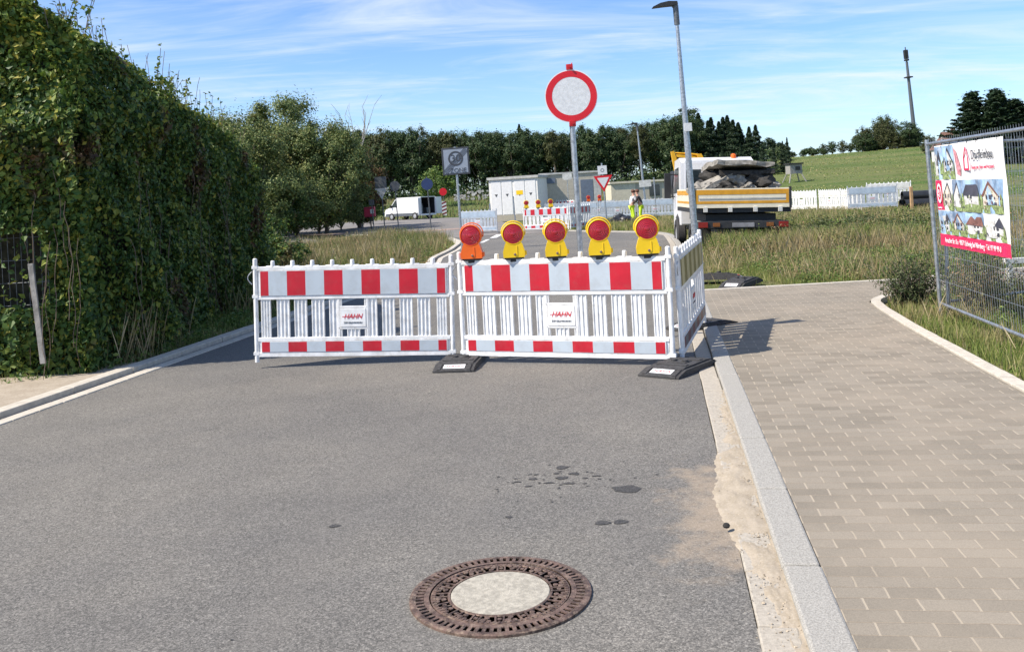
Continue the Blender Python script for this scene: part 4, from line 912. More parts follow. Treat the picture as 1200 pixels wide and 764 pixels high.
# warning lamps ---------------------------------------------------
def make_lamp(label, body):
    root = thing('warning_lamp', (0, 0, 0), 0, label, 'warning lamp', 'warning lamps along the barriers')
    b = MB(); poly = [(-.105, .014), (.105, .014), (.108, .07), (.086, .145), (.070, .175), (-.070, .175), (-.086, .145), (-.108, .07)]
    b.prism(poly, -.055, .055, M=FRONT @ T(0, 0, 0)); b.box((.03, -.060, .03), (.036, .060, .13)); b.box((.104, -.035, .03), (.125, .035, .075))
    b.build('housing', MT[body], root, bevel=.010)
    b = MB(); b.box((-.095, -.05, -.004), (.095, .05, .016)); b.box((-.04, -.03, -.03), (.04, .03, 0)); b.build('base', MT['black'], root, bevel=.004)
    Mf = T(0, 0, .245) @ RX(90)
    b = MB(); b.lathe([(.088, -.052), (.106, -.048), (.111, -.02), (.111, .045), (.108, .056), (.102, .058), (.099, .050), (.088, .0)], 40, M=Mf, closed=True); b.build('lamp_ring', MT[body], root)
    b = MB(); b.lathe([(.001, -.058), (.060, -.054), (.092, -.03), (.0985, .050), (.092, .058), (.088, .056), (.078, .060), (.074, .058), (.064, .063), (.060, .061), (.050, .065), (.046, .063), (.034, .067), (.030, .065), (.018, .069), (.001, .070)], 40, M=Mf); b.build('lens', MT['lens'], root)
    b = MB(); pts = [Vector((.118 * math.cos(t), .035, .262 + .108 * math.sin(t))) for t in np.linspace(-.35, math.pi + .35, 18)]; b.path(pts, .006, 7); b.build('carry_handle', MT[body], root)
    b = MB(); b.lathe([(.012, 0), (.012, .006), (.008, .009), (.001, .009)], 12, M=T(.01, -.055, .045) @ RX(90)); b.build('lock', MT['iron'], root)
    return root
A = Vector((-.595, 9.31)); Bv = Vector((1.43, 8.50)); rzp = math.degrees(math.atan2(-.80, 1.995))
def on_panel(t): p = A + (Bv - A) * t / PL; return (p.x, p.y, 1.032)
lo = make_lamp('orange bodied warning lamp with red lens at the left end of the row', 'orange'); lo.location = on_panel(.17); lo.rotation_euler = (0, 0, R(rzp + 16))
ly = make_lamp('yellow warning lamp with red lens, directly right of the orange one', 'yellow'); ly.location = on_panel(.615); ly.rotation_euler = (0, 0, R(rzp + 20))
dup(ly, on_panel(1.045), rzp + 20, 'yellow warning lamp with red lens at the middle of the row of five')
dup(ly, on_panel(1.475), rzp + 17, 'yellow warning lamp with red lens, second from the right end of the row')
dup(ly, on_panel(1.93), rzp + 16, 'yellow warning lamp with red lens nearest the kerb side panel')

# no-entry sign ----------------------------------------------------
def disc(b, r, y, t, m, z=0, n=48): b.lathe([(r, 0), (r, t)], n, m, M=T(0, y, z) @ RX(90), smooth=True)
sg = thing('round_traffic_sign', (.69, 9.80, 0), -2, 'round white traffic sign with wide red border on a galvanised pole', 'road sign')
b = MB(); b.tube((.015, 0, .05), (-.01, 0, 3.02), .030, n=16); b.build('pole', MT['galv'], sg)
b = MB(); disc(b, .283, -.040, .004, 0, 2.675); pl = b.build('sign_plate', MT['label_white'], sg)
b = MB(); b.lathe([(.204, 0), (.204, .0016), (.272, .0016), (.272, 0)], 64, M=T(0, -.0445, 2.675) @ RX(90), closed=True, smooth=False); b.build('red_border', MT['sign_red'], pl)
b = MB(); disc(b, .2035, -.0443, .001, 0, 2.675, 64); b.build('sign_face', MT['sign_white'], pl)
for z in (2.385, 2.985):
    b = MB(); b.box((-.036, -.050, z - .03), (.034, .04, z + .03)); b.tube((0, -.05, z), (0, -.07, z), .012, n=8); b.tube((.01, 0, z + .02), (.03, 0, z + .05), .006, n=6); b.build('clamp', MT['red_clamp'], sg, bevel=.006)

# manhole ----------------------------------------------------------
mh = thing('manhole_cover', (-.140, 3.815, .004), 0, 'round rusty iron manhole cover with pale concrete centre in the road', 'manhole cover')
b = MB(); b.lathe([(.378, -.02), (.378, .006), (.366, .009), (.352, .009), (.352, .004), (.318, .004), (.318, .009), (.296, .010), (.296, -.02)], 72, M=T(0, 0, 0), smooth=False, closed=True)
for i in range(72):
    b.box((.319, -.0075, .003), (.352, .0075, .0095), 0, RZ(i * 5))
b.build('iron_frame', MT['iron'], mh, bevel=0)
b = MB(); b.lathe([(.290, -.02), (.290, .007), (.282, .009), (.270, .009), (.266, .001), (.222, .001), (.218, .009), (.209, .009), (.209, -.02)], 72, smooth=False, closed=True)
b.lathe([(.2965, -.015), (.2895, -.015)], 72, 1)
for i in range(16):
    M = RZ(i * 22.5); b.box((.217, -.020, .000), (.270, -.012, .009), 0, M); b.box((.217, .012, .000), (.270, .020, .009), 0, M)
    b.lathe([(.011, 0), (.011, .009), (.005, .010)], 10, 0, M=M @ T(.232, .043, 0)); b.lathe([(.013, 0), (.013, .009), (.006, .010)], 10, 0, M=M @ T(.255, .034, 0)); b.box((.236, -.008, 0), (.252, .008, .0085), 0, M); b.lathe([(.010, 0), (.010, .009), (.005, .010)], 10, 0, M=M @ T(.256, .060, 0))
for i in range(80): b.box((.270, -.004, .0085), (.283, .004, .0112), 0, RZ(i * 4.5))
b.build('iron_lid', [MT['iron'], MT['iron_dark']], mh)
b = MB(); b.lathe([(.2645, .0016), (.2225, .0016)], 64, 0); b.lathe([(.350, .0046), (.3185, .0046)], 64, 0); b.build('recess', MT['iron_dark'], mh)
b = MB(); prof = [(.001, .0085)] + [(.02 * i, .0085 - .00002 * i) for i in range(1, 10)] + [(.204, .0075), (.209, .003), (.209, -.01)]; b.lathe(prof, 64); b.build('concrete_fill', MT['concrete'], mh)

# mesh fence with banner -------------------------------------------
def make_fence(label, L=3.5, H=2.0):
    root = thing('mesh_fence', (0, 0, 0), 0, label, 'mesh fence', 'mobile mesh fence panels')
    for x in (0, L): b = MB(); b.tube((x, 0, 0), (x, 0, H + .03), .021, n=12); b.build('post', MT['galv'], root)
    for z in (.15, H - .02): b = MB(); b.tube((.02, 0, z), (L - .02, 0, z), .017, n=10); b.build('rail', MT['galv'], root)
    b = MB(); x = .09
    while x < L - .02: b.tube((x, 0, .13), (x, 0, H + .03), .0017, n=5); x += .0625 if H > 1 else .1
    for z in (.42, .72, 1.02, 1.32, 1.62, 1.9): b.tube((.02, .004, z), (L - .02, .004, z), .0021, n=5)
    b.build('wire_mesh', MT['galv'], root); return root
fe = make_fence('near grey mesh fence panel carrying the house advertising banner')
FA = Vector((4.85, 10.55)); ang = math.degrees(math.atan2(8.2 - 10.57, 4.49 - 4.86))
fe.location = (FA.x, FA.y, .0); fe.rotation_euler = (R(1.5), 0, R(ang))
dup(fe, (4.97, 10.62, 0), 22, 'second mesh fence panel running back from the corner behind the banner')
bn = thing('banner', (FA.x, FA.y, 0), ang, 'white advertising banner with house pictures and red address strip', 'banner'); bn.rotation_euler = (R(1.5), 0, R(ang))
# banner is drawn in local coords: x from fence corner towards the camera, facing local -Y (the pavement)
BX0, BX1, BZ0, BZ1 = .30, 2.38, .84, 1.94
def by(x, z): return -.022 + .010 * math.sin(x * 9) * (z - BZ0) + .006 * math.sin(x * 23 + z * 7)
def bpanel(name, x0, z0, x1, z1, off, m, parent, nx=10, nz_=6):
    b = MB(); vs = []
    for j in range(nz_ + 1):
        for i in range(nx + 1):
            x = x0 + (x1 - x0) * i / nx; z = z0 + (z1 - z0) * j / nz_; vs.append((x, by(x, z) - off, z))
    b.add(vs, [(j * (nx + 1) + i, j * (nx + 1) + i + 1, (j + 1) * (nx + 1) + i + 1, (j + 1) * (nx + 1) + i) for j in range(nz_) for i in range(nx)], 0, True)
    return b.build(name, m, parent)
cloth = bpanel('cloth', BX0, BZ0, BX1, BZ1, 0, MT['banner_white'], bn, 60, 20); md = cloth.modifiers.new('thickness', 'SOLIDIFY'); md.thickness = .001
bpanel('address_strip', BX0, BZ0, BX1, BZ0 + .13, .0015, MT['banner_red'], bn, 60, 3)
text_mesh('lettering', 'Auracher Str. 8 a · 90571 Schwaig bei Nürnberg · Tel. 97 99 99-0', .075, MT['letter_white'], bn, T((BX0 + BX1) / 2, -.036, BZ0 + .066) @ FRONT, xs=.83)
def house_pic(x0, z0, x1, z1, sky, wall, roof, style):
    W, Hh = x1 - x0, z1 - z0; fr = bpanel('house_picture', x0, z0, x1, z1, .0015, MT[sky], bn)
    b = MB()
    def pl_(pts, m, off): b.add([(x0 + u * W, by(x0 + u * W, z0 + v * Hh) - off, z0 + v * Hh) for u, v in pts], [tuple(range(len(pts)))], m)
    pl_([(0, 0), (1, 0), (1, .22), (.5, .26), (0, .2)], 2, .003)
    if style == 0:
        pl_([(.12, .15), (.78, .12), (.78, .55), (.45, .88), (.12, .55)], 0, .0045); pl_([(.05, .5), (.45, .95), (.85, .5), (.78, .48), (.45, .85), (.12, .48)], 1, .006)
    elif style == 1:
        pl_([(.1, .15), (.9, .15), (.9, .52), (.1, .55)], 0, .0045); pl_([(.03, .52), (.25, .85), (.82, .85), (.97, .5)], 1, .006)
    else:
        pl_([(.1, .12), (.55, .12), (.55, .8), (.1, .72)], 0, .0045); pl_([(.55, .12), (.92, .16), (.92, .5), (.55, .55)], 0, .005); pl_([(.5, .55), (.72, .9), (.97, .48), (.9, .46)], 1, .006)
    for u, v in ((.25, .42), (.45, .42), (.62, .42), (.25, .2), (.62, .2)): pl_([(u, v), (u + .09, v), (u + .09, v + .13), (u, v + .13)], 3, .0075)
    rq = random.Random(int(x0 * 977 + z0 * 131))
    for _ in range(26):
        u = rq.uniform(.02, .92); v = rq.choice((rq.uniform(.08, .3), rq.uniform(.2, .6))); a_ = rq.uniform(.015, .06); c_ = rq.uniform(.02, .10)
        pl_([(u, v), (u + a_, v + .01), (u + a_ * .8, v + c_), (u + a_ * .1, v + c_ * 1.2)], rq.choice((2, 2, 3, 1, 0)), .0085)
    for u in (-.02, .86): pl_([(max(0, u), .15), (min(1, u + .15), .15), (min(1, u + .13), .45), (max(0, u + .05), .6)], 2, .0088)
    b.build('printed_house', [MT['banner_house' if wall == 'banner_white' else wall], MT[roof], MT['banner_green'], MT['banner_dark']], fr)
xs_ = [BX0, .62, 1.0, 1.36]
house_pic(.31, 1.57, .60, 1.93, 'banner_sky', 'banner_white', 'banner_dark', 2); house_pic(.605, 1.57, .98, 1.93, 'banner_sky', 'banner_white', 'banner_dark', 0)
house_pic(.56, 1.235, .86, 1.56, 'banner_white', 'banner_cream', 'banner_dark', 0); house_pic(.865, 1.235, 1.18, 1.56, 'banner_sky', 'banner_white', 'banner_dark', 0)
house_pic(1.185, 1.235, 1.70, 1.56, 'banner_sky', 'banner_white', 'banner_dark', 1); house_pic(1.705, 1.235, 2.28, 1.56, 'banner_sky', 'banner_cream', 'banner_roof', 0)
house_pic(.31, .975, .76, 1.228, 'banner_sky', 'banner_white', 'banner_dark', 2); house_pic(.765, .975, 1.22, 1.228, 'banner_sky', 'banner_cream', 'banner_roof', 0)
house_pic(1.225, .975, 1.75, 1.228, 'banner_sky', 'banner_white', 'banner_roof', 1); house_pic(1.755, .975, 2.28, 1.228, 'banner_white', 'banner_white', 'banner_dark', 2)
rb = bpanel('red_logo_box', .31, 1.235, .555, 1.56, .0015, MT['banner_red'], bn)
b = MB(); b.lathe([(.055, 0), (.055, .001), (.074, .001), (.074, 0)], 28, M=T(.44, -.034, 1.42) @ RX(90) @ S3(1, 1.45, 1), closed=True, smooth=False); b.build('logo_ring', MT['letter_white'], rb)
text_mesh('lettering', 'ey', .10, MT['letter_white'], rb, T(.44, -.036, 1.42) @ FRONT @ RZ(-90)); text_mesh('lettering', 'massivhaus', .030, MT['letter_white'], rb, T(.435, -.036, 1.262) @ FRONT)
b = MB(); sw = [(1.02, 1.90), (1.10, 1.86), (1.22, 1.68), (1.20, 1.60), (1.10, 1.62)]; b.add([(x, -.033, z) for x, z in sw], [tuple(range(5))]); b.build('printed_curve', mat('banner_pink', (.6, .25, .28), .5, var=.5, scale=30), cloth)
b = MB(); o_ = [(1.34, 1.66), (1.34, 1.78), (1.40, 1.89), (1.46, 1.78), (1.46, 1.66)]
for a_, c_ in zip(o_, o_[1:] + o_[:1]): b.tube((a_[0], -.036, a_[1]), (c_[0], -.036, c_[1]), .006, n=5)
b.box((1.335, -.040, 1.655), (1.465, -.034, 1.675)); b.build('logo_house', MT['banner_red'], cloth)
text_mesh('lettering', 'Dörfleinbau', .13, MT['sign_grey'], cloth, T(1.85, -.036, 1.80) @ FRONT, xs=.95); text_mesh('lettering', 'Bauen mit Herz und Verstand', .05, MT['banner_red'], cloth, T(1.85, -.036, 1.68) @ FRONT)
b = MB()
for i in range(8): x = BX0 + .03 + i * .275; b.path([Vector((x, -.03, BZ1 - .02)), Vector((x + .005, .0, 2.0)), Vector((x, .02, 1.99))], .004, 5)
b.build('cable_tie', MT['black'], bn)
# white low frame behind the fence
wfm = thing('white_trestle', (6.4, 12.0, 0), 5, 'low white wooden trestle standing in the grass behind the mesh fence', 'trestle')
b = MB(); b.box((0, 0, .40), (.9, .07, .47)); b.build('beam', MT['dull_white'], wfm, bevel=.004)
for x in (.04, .8): b = MB(); b.box((x, .0, 0), (x + .06, .06, .405)); b.build('leg', MT['dull_white'], wfm)

# ------------------------------------------------------------------ street lamps
def lamp_post(label, loc, h, r, lean=0, plates=True):
    root = thing('street_lamp', loc, 0, label, 'street lamp', tilt=(0, lean))
    b = MB(); b.tube((0, 0, 0), (0, 0, h * .5), r, r * .85, 16); b.tube((0, 0, h * .5), (0, 0, h - .35), r * .82, r * .5, 16); b.build('pole', MT['galv'], root)
    b = MB(); b.tube((0, 0, h - .42), (0, 0, h - .02), r * .8, r * .8, 12); b.tube((0, 0, h - .04), (-.06, 0, h + .03), r * .9, r * .8, 12)
    b.build('bracket', MT['galv_dark'], root)
    b = MB(); pts = [(.06, -.02), (.05, .055), (-.13, .07), (-.30, .045), (-.46, -.02), (-.46, -.035), (-.24, -.025)]
    b.prism(pts, -.09, .09, M=T(-.02, 0, h) @ RX(90)); b.build('lamp_head', MT['dark'], root, bevel=.02)
    if plates: b = MB(); b.box((-.05, -r - .02, 2.78), (.11, -r - .005, 2.95)); b.build('number_plate', MT['sign_white'], root, bevel=.005)
    return root
lamp_post('tall grey street lamp standing behind the corner of the striped barriers', (3.76, 19, 0), 5.42, .073, -1.7)
l2 = lamp_post('far thin street lamp standing in front of the dark wood', (7.85, 54, 0), 5.5, .075, -3, False)
b = MB(); b.box((-.25, -.12, 1.75), (.45, -.09, 2.15)); b.build('sign_plate', MT['dull_white'], l2)

# ------------------------------------------------------------------ mid-distance signs
zs = thing('zone_sign', (-1.66, 29, 0), 0, 'square white end of 30 zone sign on a thin grey pole', 'road sign', tilt=(0, -1))
b = MB(); b.tube((0, 0, 0), (0, 0, 3.3), .038, n=10); b.build('pole', MT['galv'], zs)
b = MB(); b.box((-.43, -.06, 2.42), (.43, -.042, 3.28)); sp_ = b.build('sign_plate', MT['sign_grey'], zs, bevel=.02)
b = MB(); b.box((-.375, -.064, 2.475), (.375, -.0605, 3.225)); b.build('sign_face', mat('aged_sign_face', (.30, .34, .40), .5, var=.06), sp_)
b = MB(); b.lathe([(.180, 0), (.180, .002), (.235, .002), (.235, 0)], 40, M=T(0, -.066, 2.93) @ RX(90), closed=True, smooth=False); b.build('printed_ring', MT['sign_grey'], sp_)
text_mesh('lettering', '30', .33, MT['sign_grey'], sp_, T(0, -.068, 2.93) @ FRONT, extrude=.002); text_mesh('lettering', 'ZONE', .19, MT['sign_grey'], sp_, T(.06, -.068, 2.55) @ FRONT, extrude=.002)
b = MB()
for k in (-.07, -.035, 0, .035, .07): b.box((-.50, -.0665, -.009), (.50, -.065, .009), M=T(0, 0, 2.85) @ RY(-45) @ T(0, 0, k))
b.build('diagonal_bars', MT['sign_grey'], sp_)
gw = thing('give_way_sign', (4.68, 46, 0), 0, 'white give way triangle with red border below a small square sign', 'road sign', tilt=(0, -2))
b = MB(); b.tube((0, 0, 0), (0, 0, 3.05), .04, n=8); b.build('pole', MT['galv'], gw)
def tri(b, s, y, t, zc, m=0): h = s * .866; b.prism([(-s/2, h/3), (s/2, h/3), (0, -2*h/3)][::-1], 0, t, m, M=T(0, y, zc) @ RX(90))
b = MB(); tri(b, .95, -.05, .01, 2.15); gp_ = b.build('sign_plate', MT['sign_red'], gw); b = MB(); tri(b, .60, -.062, .004, 2.15); b.build('sign_face', MT['sign_white'], gp_)
b = MB(); b.box((-.23, -.06, 2.48), (.23, -.045, 2.92)); gp2 = b.build('upper_plate', MT['sign_white'], gw); text_mesh('printed_symbol', 'O', .25, MT['sign_grey'], gp2, T(0, -.063, 2.68) @ FRONT)
hs = thing('pointed_sign', (3.3, 54, 0), 0, 'small white sign on a thin post in front of the beige container', 'road sign')
b = MB(); b.tube((0, 0, 0), (0, 0, 2.8), .02, n=8); b.build('pole', MT['galv'], hs); b = MB(); b.prism([(-.28, .12), (-.2, .2), (.2, .2), (.28, .12), (.28, -.12), (.2, -.2), (-.2, -.2), (-.28, -.12)][::-1], 0, .02, M=T(0, -.03, 2.62) @ RX(90)); b.build('sign_plate', MT['dull_white'], hs)
def sign_back(name, x, y, h, shapes, label, r=.035, lean=-2):
    root = thing(name, (x, y, 0), 0, label, 'road sign', tilt=(0, lean)); b = MB(); b.tube((0, 0, 0), (0, 0, h), r, n=8); b.build('pole', MT['galv_dark'], root)
    for sh, z, s, m in shapes:
        b = MB()
        if sh == 'sq': b.box((-s/2, -.055, z - s/2), (s/2, -.042, z + s/2))
        elif sh == 'tri': tri(b, s, -.045, .01, z)
        else: disc(b, s/2, -.045, .01, 0, z, 24)
        b.build('sign_plate', MT[m], root)
    return root
sign_back('road_sign', -8.35, 59.5, 3.4, [('sq', 3.0, .75, 'galv_dark'), ('tri', 2.4, .85, 'dull_white')], 'thin sign post with a square plate above a white triangle')
sign_back('road_sign', -7.65, 61, 3.1, [('round', 2.75, .68, 'galv_dark')], 'thin sign post with one round grey plate in front of the van')
sign_back('road_sign', -4.95, 55, 3.1, [('round', 2.65, .70, 'blue_sign')], 'thin sign post with a round dark blue plate right of the van')
sign_back('road_sign', -8.9, 58.5, 1.9, [('sq', 1.75, .35, 'galv_dark')], 'short thin post beside the red box', r=.03)
sign_back('road_sign', -6.65, 90, 2.9, [('round', 2.45, .75, 'sign_red')], 'small round red sign far behind beside the striped marker board')
bk = thing('marker_board', (-6.55, 88, 0), 0, 'red and white diagonally striped marker board beside the far road', 'marker board'); b = MB(); b.box((-.22, -.03, .15), (.22, 0, 1.5)); bb_ = b.build('board', MT['sign_white'], bk)
b = MB()
for k in range(4): b.add([(-.22, -.034, .2 + k * .34), (.22, -.034, .36 + k * .34), (.22, -.034, .52 + k * .34), (-.22, -.034, .36 + k * .34)], [(0, 1, 2, 3)])
b.build('stripes', mat('marker_dark_red', (.18, .02, .03), .5), bb_)
b = MB(); b.tube((0, 0, 0), (0, 0, .2), .04, n=6); b.build('stand', MT['dark'], bk)
rbx = thing('newspaper_box', (-9.3, 60, 0), 0, 'red metal box on a thin leg at the left roadside', 'newspaper box', tilt=(0, -2)); b = MB(); b.box((-.34, -.25, .82), (.34, .25, 1.46)); bx_ = b.build('box', MT['box_red'], rbx, bevel=.02)
b = MB(); b.box((.06, -.262, 1.02), (.30, -.251, 1.30)); b.build('paper_window', MT['dull_white'], bx_); b = MB(); b.box((-.3, -.257, 1.36), (.3, -.2505, 1.39)); b.build('slot', MT['dark'], bx_); b = MB(); b.tube((0, 0, 0), (0, 0, .82), .04, n=8); b.build('leg', MT['dark'], rbx)

# ------------------------------------------------------------------ distant barriers
def far_panel(*a, **k): return place(*a, **k)
gpan = make_panel('shaded grey barrier panel on the left side of the road end', 'shaded_blue_sheet', 'shaded_blue_sheet', 'shade_white')
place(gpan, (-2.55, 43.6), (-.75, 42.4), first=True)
place(pan, (.45, 41.4), (2.45, 40.6), label='far red and white barrier panel closing the road end below the small lamps')
place(pan, (2.5, 40.5), (3.55, 42.2), label='short looking far red and white barrier panel turned beside the sign pole')
place(pan, (3.0, 62.5), (4.3, 61), z=.1, label='farthest small red and white barrier panel in front of the beige container')
GR = 'grey backed panels of the long row before the workers'
pts = [(2.9, 52.5), (4.9, 51.7), (6.9, 51.0), (8.9, 50.2), (10.9, 49.5)]
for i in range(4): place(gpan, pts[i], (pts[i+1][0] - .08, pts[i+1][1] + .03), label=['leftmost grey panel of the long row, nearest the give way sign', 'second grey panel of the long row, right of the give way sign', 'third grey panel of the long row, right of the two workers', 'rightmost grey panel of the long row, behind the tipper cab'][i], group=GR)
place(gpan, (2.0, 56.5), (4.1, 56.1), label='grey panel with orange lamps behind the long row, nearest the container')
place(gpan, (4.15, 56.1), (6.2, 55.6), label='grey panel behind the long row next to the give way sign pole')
for i, (x, y) in enumerate(((.62, 41.34), (1.15, 41.12), (1.7, 40.9))): dup(ly, (x, y, 1.06), 0, ['tiny yellow lamp at the left end of the far red and white panel', 'tiny yellow lamp in the middle of the far red and white panel', 'tiny yellow lamp at the right of the far red and white panel'][i])
for i, (x, y) in enumerate(((4.02, 56.12), (4.65, 56.0), (5.3, 55.8))): dup(lo, (x, y, 1.06), 0, ['tiny orange lamp directly right of the round sign pole', 'middle tiny orange lamp right of the round sign pole', 'tiny orange lamp left of the give way sign pole'][i])
wpan = make_panel('leftmost white barrier panel right behind the tipper', 'dull_white', 'dull_white', 'white_plastic')
place(wpan, (14.75, 49.4), (15.75, 47.5), first=True); WG = 'white panels right of the tipper'
place(wpan, (15.8, 47.3), (16.15, 45.2), label='slotted white barrier panel in the middle of the white row', group=WG)
place(wpan, (16.15, 45.1), (16.35, 43.0), label='white barrier panel joining the blue grey one', group=WG)
place(wpan, (18.0, 46.6), (20.1, 46.2), z=.2, label='white barrier panel behind the black pipes', group=WG)
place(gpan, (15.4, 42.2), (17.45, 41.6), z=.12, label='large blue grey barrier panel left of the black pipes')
# post rods
for i, (x, y, h) in enumerate(((7.9, 50.6, 2.2), (.1, 45, 1.6), (-1.05, 44, 1.3))):
    b = MB(); b.tube((x, y, 0), (x - .04, y, h), .035, n=8); b.box((x - .075, y - .045, h - .02), (x - .005, y + .045, h + .04)); tag(b.build('steel_post', MT['galv']), ['bare grey steel post left of the tipper cab', 'thin pale post before the white transformer house', 'thin short post at the grey panel on the left road end'][i], 'post')
for i, z in enumerate((.3, .3, .66)):
    b = MB(); y = 41.6 + .43 * i - (.64 if i == 2 else 0); r0 = .21
    b.lathe([(r0, 0), (r0, 3.2), (r0 - .02, 3.2), (r0 - .02, 0)], 20, M=T(17.75, y, z) @ RY(90) @ RX(4), closed=True)
    tag(b.build('drain_pipe', MT['pipe']), ['front lower black plastic pipe of the stack beyond the fence', 'rear lower black plastic pipe of the stack beyond the fence', 'uppermost black plastic pipe of the stack beyond the fence'][i], 'pipe')
b = MB(); b.box((17.0, 39.2, 0), (17.12, 39.3, 1.1)); tag(b.build('wooden_stake', MT['wood_stake'], bevel=.01), 'upright brown wooden stake in front of the black pipes', 'stake')
# heap of black bags
hp = MB()
def lump(b, c, r, seed, m=0, sq=(1, 1, 1), amp=.35, M=Matrix()):
    import bmesh
    bm = bmesh.new(); bmesh.ops.create_icosphere(bm, subdivisions=3, radius=1)
    for v in bm.verts: v.co *= 1 + amp * noise.noise(v.co * 1.6 + Vector((seed, 0, 0))) + amp * .4 * noise.noise(v.co * 4 + Vector((0, seed, 0)))
    b.add([Vector((v.co.x * r * sq[0] + c[0], v.co.y * r * sq[1] + c[1], v.co.z * r * sq[2] + c[2])) for v in bm.verts], [[v.index for v in f.verts] for f in bm.faces], m, True, M); bm.free()
for i, (x, y, z, r) in enumerate(((5.15, 45.3, .2, .38), (5.6, 45.4, .3, .42), (6.05, 45.3, .3, .42), (5.8, 45.9, .45, .4), (6.35, 45.5, .2, .3))):
    b = MB(); lump(b, (x - .5, y, z - .22), r * .85, i * 3.3, sq=(1, .9, .75)); tag(b.build('rubbish_bag', MT['bag_black']), ['leftmost black bag of the heap at the workers', 'second black bag of the heap at the workers', 'middle black bag of the heap at the workers', 'topmost black bag of the heap at the workers', 'rightmost small black bag of the heap at the workers'][i], 'bag', 'black bags heaped near the workers')

# ------------------------------------------------------------------ small buildings
tr = thing('transformer_house', (-1.50, 61.1, 0), -17, 'white flat roofed transformer house with four narrow metal doors', 'transformer house')
b = MB(); b.box((0, 0, 0), (3.35, 3, 2.78)); b.build('wall', MT['render_white'], tr); b = MB(); b.box((-.1, -.12, 2.78), (3.45, 3.1, 2.95)); b.build('roof', MT['roof_grey'], tr); b = MB(); b.box((-.03, -.05, 0), (3.38, -.003, .42)); b.build('plinth', MT['concrete'], tr)
for i, x in enumerate((.14, .90, 1.76, 2.52)):
    b = MB(); b.box((x, -.03, .45), (x + .70, -.002, 2.66)); d_ = b.build('door', MT['door_white'], tr, bevel=.01)
    b = MB(); tri(b, .22, -.032, .006, 1.75); 
    for k_ in range(len(b.v)): b.v[k_] = (b.v[k_][0] + x + .35, b.v[k_][1], b.v[k_][2])
    b.build('warning_mark', MT['sign_grey'], d_)
    if i == 2: b = MB(); b.box((x + .12, -.04, 1.72), (x + .58, -.031, 2.0)); b.build('notice', MT['yellow'], d_)
bc = thing('beige_container', (1.95, 62.5, 0), -1, 'long beige flat roofed service building with a grey door', 'service building')
b = MB(); b.box((0, 0, 0), (4.15, 2.6, 2.95)); b.build('wall', MT['render_beige'], bc); b = MB(); b.box((-.05, -.08, 2.95), (4.22, 2.7, 3.07)); b.build('roof', MT['roof_grey'], bc)
b = MB(); b.box((.15, -.04, 2.35), (1.05, -.002, 2.72)); b.build('vent', MT['vent_blue'], bc); b = MB(); b.box((2.75, -.04, .3), (3.6, -.002, 2.5)); b.build('door', MT['vent_blue'], bc, bevel=.01); b = MB(); b.box((3.63, -.035, .3), (4.12, -.002, 2.7)); b.build('side_panel', MT['roof_grey'], bc)
tb = thing('low_service_building', (7.15, 66, 0), 2, 'low cream and grey service building with a dark window', 'service building')
b = MB(); b.box((0, 0, 0), (1.75, 3, 2.12)); b.build('cream_wall', MT['render_cream'], tb); b = MB(); b.box((1.753, 0.02, 0), (4.6, 3, 2.12)); b.build('grey_wall', MT['render_beige'], tb); b = MB(); b.box((-.08, -.12, 2.12), (4.7, 3.1, 2.26)); b.build('roof', MT['render_cream'], tb)
b = MB(); b.box((2.75, -.03, 1.1), (3.5, .018, 1.9)); b.build('window', MT['glass'], tb)
for i, (x, y) in enumerate(((12.8, 70),)): pass
# wood stack under the trees
wl = MB(); rr = random.Random(4)
for i in range(90):
    x = rr.uniform(-7.5, 0.5); z = rr.uniform(.1, 1.25) * (1 - .25 * abs(x + 3.5) / 4); wl.tube((x, 118, z), (x + rr.uniform(-.2, .2), 120, z), rr.uniform(.1, .2), n=7)
o = wl.build('log_pile', MT['log']); o.location = (0, 0, float(hz(-3, 118))); tag(o, 'long low pile of pale logs at the foot of the wood', 'log pile')
# houses upper right
def house(loc, rz, W, D, H, RH, label, ridge_w=True):
    root = thing('house', loc, rz, label, 'house'); b = MB(); b.prism([(-W/2, 0), (W/2, 0), (W/2, H), (0, H + RH), (-W/2, H)], -D/2, D/2, M=RX(90)); b.build('wall', MT['render_white'], root)
    b = MB()
    for s in (-1, 1):
        q = Vector((s * W/2, 0, H)); p = Vector((0, 0, H + RH)); d = (q - p); q = p + d * 1.12; n = Vector((s * RH, 0, W/2)).normalized() * .08
        b.add([p + Vector((0, y, 0)) + n * k for k in (.2, 1.2) for y in (-D/2 - .3, D/2 + .3)] + [q + Vector((0, y, 0)) + n * k for k in (.2, 1.2) for y in (-D/2 - .3, D/2 + .3)], [(0, 1, 3, 2), (4, 6, 7, 5), (0, 4, 5, 1), (2, 3, 7, 6), (0, 2, 6, 4), (1, 5, 7, 3)])
    b.build('roof', MT['roof_tile'], root)
    for x in (-W * .22, W * .22): b = MB(); b.box((x - .5, -D/2 - .03, H * .5), (x + .5, -D/2 + .01, H * .5 + 1.1)); b.build('window', MT['glass'], root)
    b = MB(); b.box((W * .1, D * .1, H + RH * .5), (W * .1 + .5, D * .1 + .5, H + RH + .5)); b.build('chimney', MT['roof_tile'], root); return root
house((62.6, 131, 1.6), 0, 2.6, 5, 3.4, 1.5, 'white gabled house with brown roof on the hill left of the spruces')
house((66.0, 134, 1.9), 88, 6.0, 5.2, 2.7, 2.8, 'wide brown roofed house partly hidden by the spruces')
